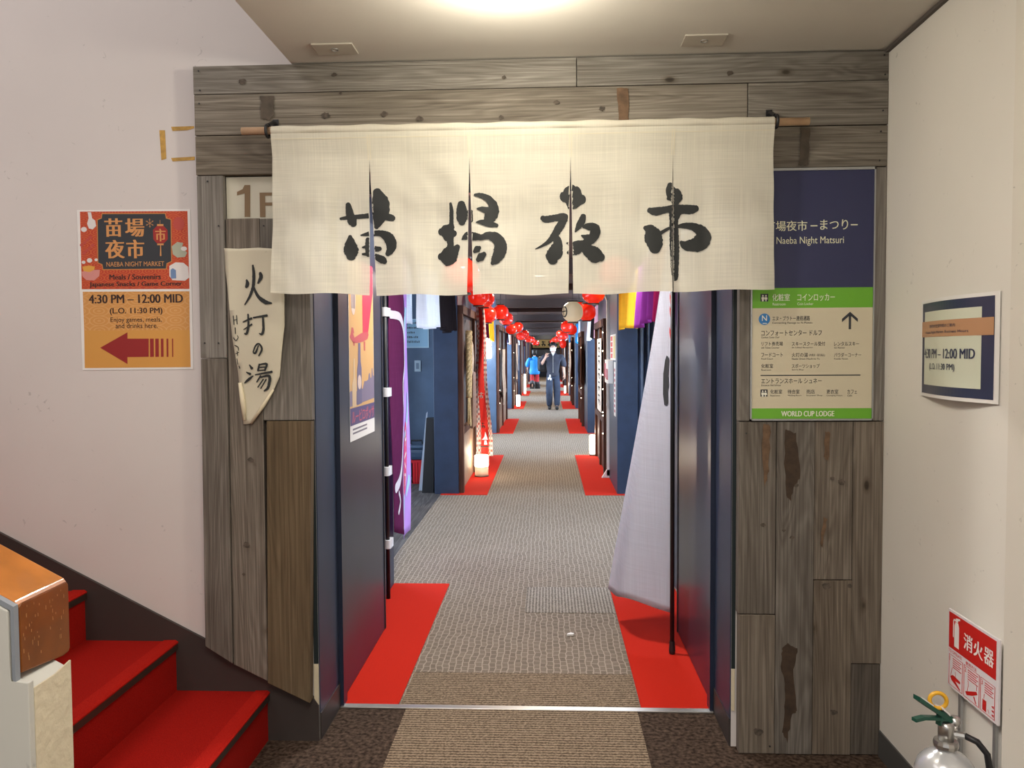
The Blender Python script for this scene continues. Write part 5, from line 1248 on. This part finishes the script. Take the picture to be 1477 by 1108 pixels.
# banner across the far end
fb = thing('far_banner', 'cream cloth banner with black characters across the far end of the passage', 'banner', (-.1, 45.9, 1.68))
obj('cloth', MB().grid(lambda a, c: Vector((-.88+1.56*a, 45.85+.03*math.sin(a*14), 1.70+.48*c)), 30, 4), cloth_mat('cream_banner', (.70, .56, .30)), fb, smooth=True, solid=.004)
b = MB(); FN = Plane('Y', 45.80)
for i in range(4):
    b = MB(); scribble(b, lambda u, v: FN(u, v, 0), -.74+.36*i, -.48+.36*i, 1.80, 2.08, .05, i+60); obj('brush_character', b, M['ink'], fb)
light('far_banner_fill', 'POINT', (-.1, 44.0, 2.3), 60, (1, .9, .75), .08)  # added lamp without a fitting, brightens the far banner
obj('rod', MB().tube([(-.944, 45.85, 2.185), (.7195, 45.85, 2.185)], .012, 8), bw, fb)
b = MB(); b.box(-1.2, -.945, 45.2, YEND, 0, ZK); struct('wall_left', b, M['navy']); b = MB(); b.box(.72, 1.2, 45.2, YEND, 0, ZK); struct('wall_right', b, M['navy'])
# ================================================================== PEOPLE
def skin(name, V, E, m, parent, origin, sub=2, root=None):
    """one continuous skinned surface from joints {key:(x,y,z,r)} and bones"""
    keys = list(V); me = bpy.data.meshes.new(name); me.from_pydata([V[k][:3] for k in keys], [(keys.index(a), keys.index(c)) for a, c in E], [])
    o = bpy.data.objects.new(name, me); C.objects.link(o)
    md = o.modifiers.new('s', 'SKIN'); md.use_smooth_shade = True; md.branch_smoothing = .4
    for i, k in enumerate(keys):
        sv = me.skin_vertices[0].data[i]; r = V[k][3]; sv.radius = r if isinstance(r, tuple) else (r, r); sv.use_root = (k == (root or keys[0]))
    sb = o.modifiers.new('u', 'SUBSURF'); sb.levels = sub; sb.render_levels = sub
    dg = bpy.context.evaluated_depsgraph_get(); m2 = bpy.data.meshes.new_from_object(o.evaluated_get(dg))
    bpy.data.objects.remove(o); m2.name = name
    for p_ in m2.polygons: p_.use_smooth = True
    m2.materials.clear(); m2.materials.append(m)
    o = bpy.data.objects.new(name, m2); C.objects.link(o); o.parent = parent
    return o
skinm = mat('skin', (.56, .33, .24), .5); hairm = mat('black_hair', (.012, .010, .010), .5, bump=(60, .6)); eye = mat('dark_eye', (.02, .015, .012), .3)
def chain(b_, *ks): b_.extend(zip(ks, ks[1:]))
def hand(V, E, wrist, d, palm, side, curl=.6, tag_=''):
    """palm and five bent fingers; d = finger direction, palm = direction the palm faces"""
    d = Vector(d).normalized(); pn = Vector(palm).normalized(); s = d.cross(pn).normalized()*side; w0 = Vector(V[wrist][:3])
    pc = w0+d*.055; V[tag_+'pc'] = (*pc, (.036, .017)); E.append((wrist, tag_+'pc'))
    for j, (off, ln) in enumerate(((-.030, .060), (-.010, .072), (.010, .070), (.028, .055))):
        k0 = w0+d*.088+s*off; a = d; pts = [k0]
        for q in range(3):
            a = (a+pn*curl*.75).normalized(); pts.append(pts[-1]+a*ln/2.6)
        for q, p_ in enumerate(pts): V[f'{tag_}f{j}{q}'] = (*p_, .0095-.0012*q)
        E.append((tag_+'pc', f'{tag_}f{j}0')); chain(E, *[f'{tag_}f{j}{q}' for q in range(4)])
    t0 = w0+d*.035-s*.036; t1 = t0+(d*.6-s*.6+pn*.4).normalized()*.032; t2 = t1+(d*.8+pn*.5).normalized()*.028
    for q, p_ in enumerate((t0, t1, t2)): V[f'{tag_}t{q}'] = (*p_, .011-.0015*q)
    E.append((tag_+'pc', tag_+'t0')); chain(E, tag_+'t0', tag_+'t1', tag_+'t2')

# ---- person walking towards the camera, mask, dark jacket, bag over the shoulder
def walker():
    P0 = Vector((.135, 20.35, 0))
    o = thing('person', 'person in a dark zip jacket and white mask walking towards the doorway', 'person', tuple(P0))
    V, E = {}, []
    V.update(pel=(0, 0, .92, (.15, .10)), wa=(0, .0, 1.06, (.135, .095)), ch=(0, .01, 1.28, (.155, .11)), nb=(0, .0, 1.43, (.055, .05)), nk=(0, -.015, 1.48, .05), hd=(-.0, -.035, 1.565, (.072, .082)), hu=(0, -.025, 1.635, (.072, .088)), ht=(0, -.015, 1.69, (.045, .055)))
    chain(E, 'pel', 'wa', 'ch', 'nb', 'nk', 'hd', 'hu', 'ht')
    for s, n, hipx in ((-1, 'a', -.085), (1, 'b', .085)):
        ky, fy = (-.10, .02) if n == 'a' else (-.02, -.10)
        V[n+'h'] = (hipx, 0, .86, .088); V[n+'k'] = (hipx*1.05, ky, .48, .058); V[n+'c'] = (hipx*1.05, (ky+fy)/2+.02, .32, .054); V[n+'an'] = (hipx*1.1, fy+.03, .09, .034); V[n+'t'] = (hipx*1.2, fy-.08, .042, .026)
        E.append(('pel', n+'h')); chain(E, n+'h', n+'k', n+'c', n+'an', n+'t')
    V.update(ls=(-.17, 0, 1.36, .05), le=(-.30, -.06, 1.16, .044), lw=(-.20, -.19, 1.33, .030), rs=(.17, 0, 1.36, .05), re=(.255, .03, 1.12, .044), rw=(.285, -.04, .90, .030))
    chain(E, 'ch', 'ls', 'le', 'lw'); chain(E, 'ch', 'rs', 're', 'rw')
    hand(V, E, 'lw', (.35, .1, 1), (.6, .9, 0), 1, .8, 'l'); hand(V, E, 'rw', (.05, -.15, -1), (-1, .2, 0), 1, .5, 'r')
    skin('body', V, E, skinm, o, P0, 2, 'pel')
    jk = mat('charcoal_jacket', (.028, .030, .048), .8, var=(9, .2))
    J, F = {}, []
    J.update(z=(0, 0, .82, (.19, .14)), w=(0, 0, .92, (.185, .135)), m=(0, 0, 1.08, (.175, .13)), c=(0, .01, 1.27, (.215, .15)), n=(0, .0, 1.405, (.14, .105)), k=(0, -.01, 1.465, (.075, .07)))
    chain(F, 'z', 'w', 'm', 'c', 'n', 'k')
    J.update(ls=(-.215, 0, 1.37, .105), le=(-.31, -.05, 1.18, .085), lq=(-.275, -.10, 1.23, .062), rs=(.215, 0, 1.37, .105), re=(.275, .025, 1.14, .085), rq=(.262, .012, 1.09, .074))
    chain(F, 'c', 'ls', 'le', 'lq'); chain(F, 'c', 'rs', 're', 'rq')
    j = skin('jacket', J, F, jk, o, P0, 2, 'm')
    obj('zip', MB().box(P0.x-.006, P0.x+.006, P0.y-.139, P0.y-.134, .95, 1.42), M['steel_m'], j)
    obj('shirt_collar', MB().prism(lambda u, v, h: Vector((P0.x+u, P0.y-.075-h-.25*(1.47-v), v)), [(-.05, 1.475), (.05, 1.475), (.0, 1.36)], 0, .01), M['white'], j)
    T_, G = {}, []
    T_['q'] = (0, 0, .99, (.16, .115)); T_['p'] = (0, 0, .90, (.165, .12)); G.append(('q', 'p'))
    for n in 'ab':
        x, ky, fy = V[n+'h'][0], V[n+'k'][1], V[n+'an'][1]
        T_[n+'h'] = (x*1.05, 0, .82, .105); T_[n+'k'] = (x*1.15, ky, .48, .098); T_[n+'c'] = (x*1.15, (ky+fy)/2, .28, .09); T_[n+'e'] = (x*1.12, fy+.02, .075, .072)
        G.append(('p', n+'h')); chain(G, n+'h', n+'k', n+'c', n+'e')
    skin('trousers', T_, G, mat('navy_trousers', (.030, .042, .075), .85, var=(8, .2)), o, P0, 2, 'p')
    for n in 'ab':
        x, fy = V[n+'an'][0], V[n+'an'][1]
        skin('shoe', {'h': (x, fy+.06, .050, .050), 'm': (x, fy-.05, .052, .055), 't': (x*1.05, fy-.17, .042, .044)}, [('h', 'm'), ('m', 't')], M['black'], o, P0, 2, 'h')
    hr = skin('hair', {'a': (0, .02, 1.60, (.095, .09)), 'b': (0, .005, 1.67, (.105, .105)), 'c': (0, -.015, 1.725, (.08, .08)), 'l': (-.092, .0, 1.60, .028), 'r': (.092, .0, 1.60, .028), 'f': (0, -.095, 1.70, (.06, .022)), 'g': (.045, -.10, 1.685, .024), 'i': (-.045, -.10, 1.685, .024)}, [('a', 'b'), ('b', 'c'), ('b', 'l'), ('b', 'r'), ('c', 'f'), ('f', 'g'), ('f', 'i')], hairm, o, P0, 2, 'b')
    mk = MB().grid(lambda a, c: Vector((P0.x+.074*math.sin((a-.5)*2.6), P0.y-.035-.092*math.cos((a-.5)*2.6)-.014*math.exp(-((a-.5)/.15)**2), 1.505+.085*c)), 14, 6)
    obj('face_mask', mk, mat('white_mask', (.72, .75, .80), .7), o, smooth=True)
    b = MB()
    for s in (-1, 1): b.lathe(P0.x+s*.030, P0.y-.112, [(.001, 1.609), (.010, 1.613), (.010, 1.618), (.001, 1.622)], 10)
    each('eye', b, eye, o)
    b = MB()
    for s in (-1, 1): b.lathe(P0.x+s*.077, P0.y-.02, [(.003, 1.555), (.012, 1.575), (.014, 1.605), (.004, 1.618)], 8)
    each('ear', b, skinm, o, smooth=True)
    bag = tag(obj('shoulder_bag', MB().box(P0.x-.40, P0.x-.17, P0.y+.17, P0.y+.29, .98, 1.36, .05), M['black']), 'black bag carried over the shoulder behind the person in the dark jacket', 'bag')
    obj('strap', MB().tube([(P0.x-.28, P0.y+.18, 1.34), (P0.x-.20, P0.y+.02, 1.485), (P0.x-.17, P0.y-.14, 1.44), (P0.x-.17, P0.y-.17, 1.40)], .012, 8), M['black'], bag)
    tag(obj('phone', MB().box(P0.x+.272, P0.x+.284, P0.y-.085, P0.y-.015, .76, .88, .003), M['black']), 'small black phone in the lowered hand of the walking person', 'phone')
    k = thing('key_pouch', 'pale tag bunch hanging at the belt of the person in the dark jacket', 'tag', (P0.x-.09, P0.y-.145, .82))
    for dx, dz in ((0, 0), (.03, -.03), (-.03, -.02), (.01, .05)): obj('tag', MB().box(P0.x-.09+dx-.018, P0.x-.09+dx+.018, P0.y-.150, P0.y-.143, .82+dz-.03, .82+dz+.03, .003), M['white'], k)
walker()

# ---- person in a blue jacket walking away
def skier():
    P0 = Vector((-.53, 31.6, 0))
    o = thing('person', 'person in a bright blue jacket and red trousers walking away down the passage', 'person', tuple(P0))
    V, E = {}, []
    V.update(pel=(0, 0, .80, (.14, .10)), wa=(0, 0, .93, (.13, .095)), ch=(0, -.01, 1.13, (.15, .11)), nb=(0, 0, 1.26, .045), nk=(0, .01, 1.31, .046), hd=(0, .025, 1.39, (.068, .08)), ht=(0, .02, 1.50, (.055, .065)))
    chain(E, 'pel', 'wa', 'ch', 'nb', 'nk', 'hd', 'ht')
    for n, x, ky, fy in (('a', -.09, .03, -.05), ('b', .10, .09, .10)):
        V[n+'h'] = (x, 0, .75, .085); V[n+'k'] = (x, ky, .42, .06); V[n+'an'] = (x*1.05, fy+.01, .12, .028); V[n+'t'] = (x*1.12, fy+.06, .07, .022)
        E.append(('pel', n+'h')); chain(E, n+'h', n+'k', n+'an', n+'t')
    V.update(ls=(-.15, 0, 1.18, .045), le=(-.25, -.03, 1.0, .045), lw=(-.28, .05, .80, .03), rs=(.15, 0, 1.18, .045), re=(.25, .02, 1.0, .045), rw=(.24, .15, .84, .03))
    chain(E, 'ch', 'ls', 'le', 'lw'); chain(E, 'ch', 'rs', 're', 'rw')
    hand(V, E, 'lw', (0, .1, -1), (1, 0, 0), 1, .5, 'l'); hand(V, E, 'rw', (0, .4, -1), (-1, 0, 0), 1, .5, 'r')
    skin('body', V, E, skinm, o, P0, 2, 'pel')
    J, F = {}, []
    J.update(z=(0, 0, .56, (.215, .16)), y=(0, 0, .62, (.225, .165)), w=(0, 0, .75, (.23, .165)), m=(0, 0, .95, (.225, .16)), c=(0, 0, 1.13, (.215, .15)), n=(0, 0, 1.25, (.14, .11)), k=(0, -.03, 1.32, (.09, .085)))
    J['hood'] = (0, -.10, 1.25, (.085, .05)); F.append(('n', 'hood')); chain(F, 'z', 'y', 'w', 'm', 'c', 'n', 'k')
    J.update(ls=(-.20, 0, 1.20, .10), le=(-.29, -.03, .98, .088), lw=(-.285, .03, .86, .06), rs=(.20, 0, 1.20, .10), re=(.29, .02, .98, .088), rw=(.25, .11, .88, .06))
    chain(F, 'c', 'ls', 'le', 'lw'); chain(F, 'c', 'rs', 're', 'rw')
    skin('jacket', J, F, mat('bright_blue_jacket', (.012, .24, .66), .6), o, P0, 2, 'm')
    T_, G = {'p': (0, 0, .72, (.12, .10))}, []
    for n in 'ab':
        T_[n+'h'] = (V[n+'h'][0], 0, .62, .088); T_[n+'k'] = (V[n+'k'][0], V[n+'k'][1], .44, .085); T_[n+'e'] = (V[n+'k'][0]*1.05, V[n+'k'][1]-.01, .22, .082)
        G.append(('p', n+'h')); chain(G, n+'h', n+'k', n+'e')
    skin('trousers', T_, G, mat('red_trousers', (.62, .04, .05), .7), o, P0, 2, 'p')
    for n in 'ab':
        x, y = V[n+'an'][0], V[n+'an'][1]
        skin('boot', {'u': (V[n+'k'][0], V[n+'k'][1]*.6+y*.4, .36, .105), 'm': (V[n+'k'][0]*1.03, V[n+'k'][1]*.3+y*.7, .22, .10), 'a': (x, y-.01, .085, .11), 't': (x*1.1, y+.18, .055, .07)}, [('u', 'm'), ('m', 'a'), ('a', 't')], mat('dark_grey_boot', (.05, .052, .06), .5), o, P0, 2, 'a')
    skin('hair', {'z': (0, -.01, 1.33, (.075, .075)), 'a': (0, -.01, 1.38, (.095, .095)), 'b': (0, -.005, 1.46, (.095, .095)), 'c': (0, .01, 1.52, (.06, .065))}, [('z', 'a'), ('a', 'b'), ('b', 'c')], hairm, o, P0, 2, 'b')
skier()
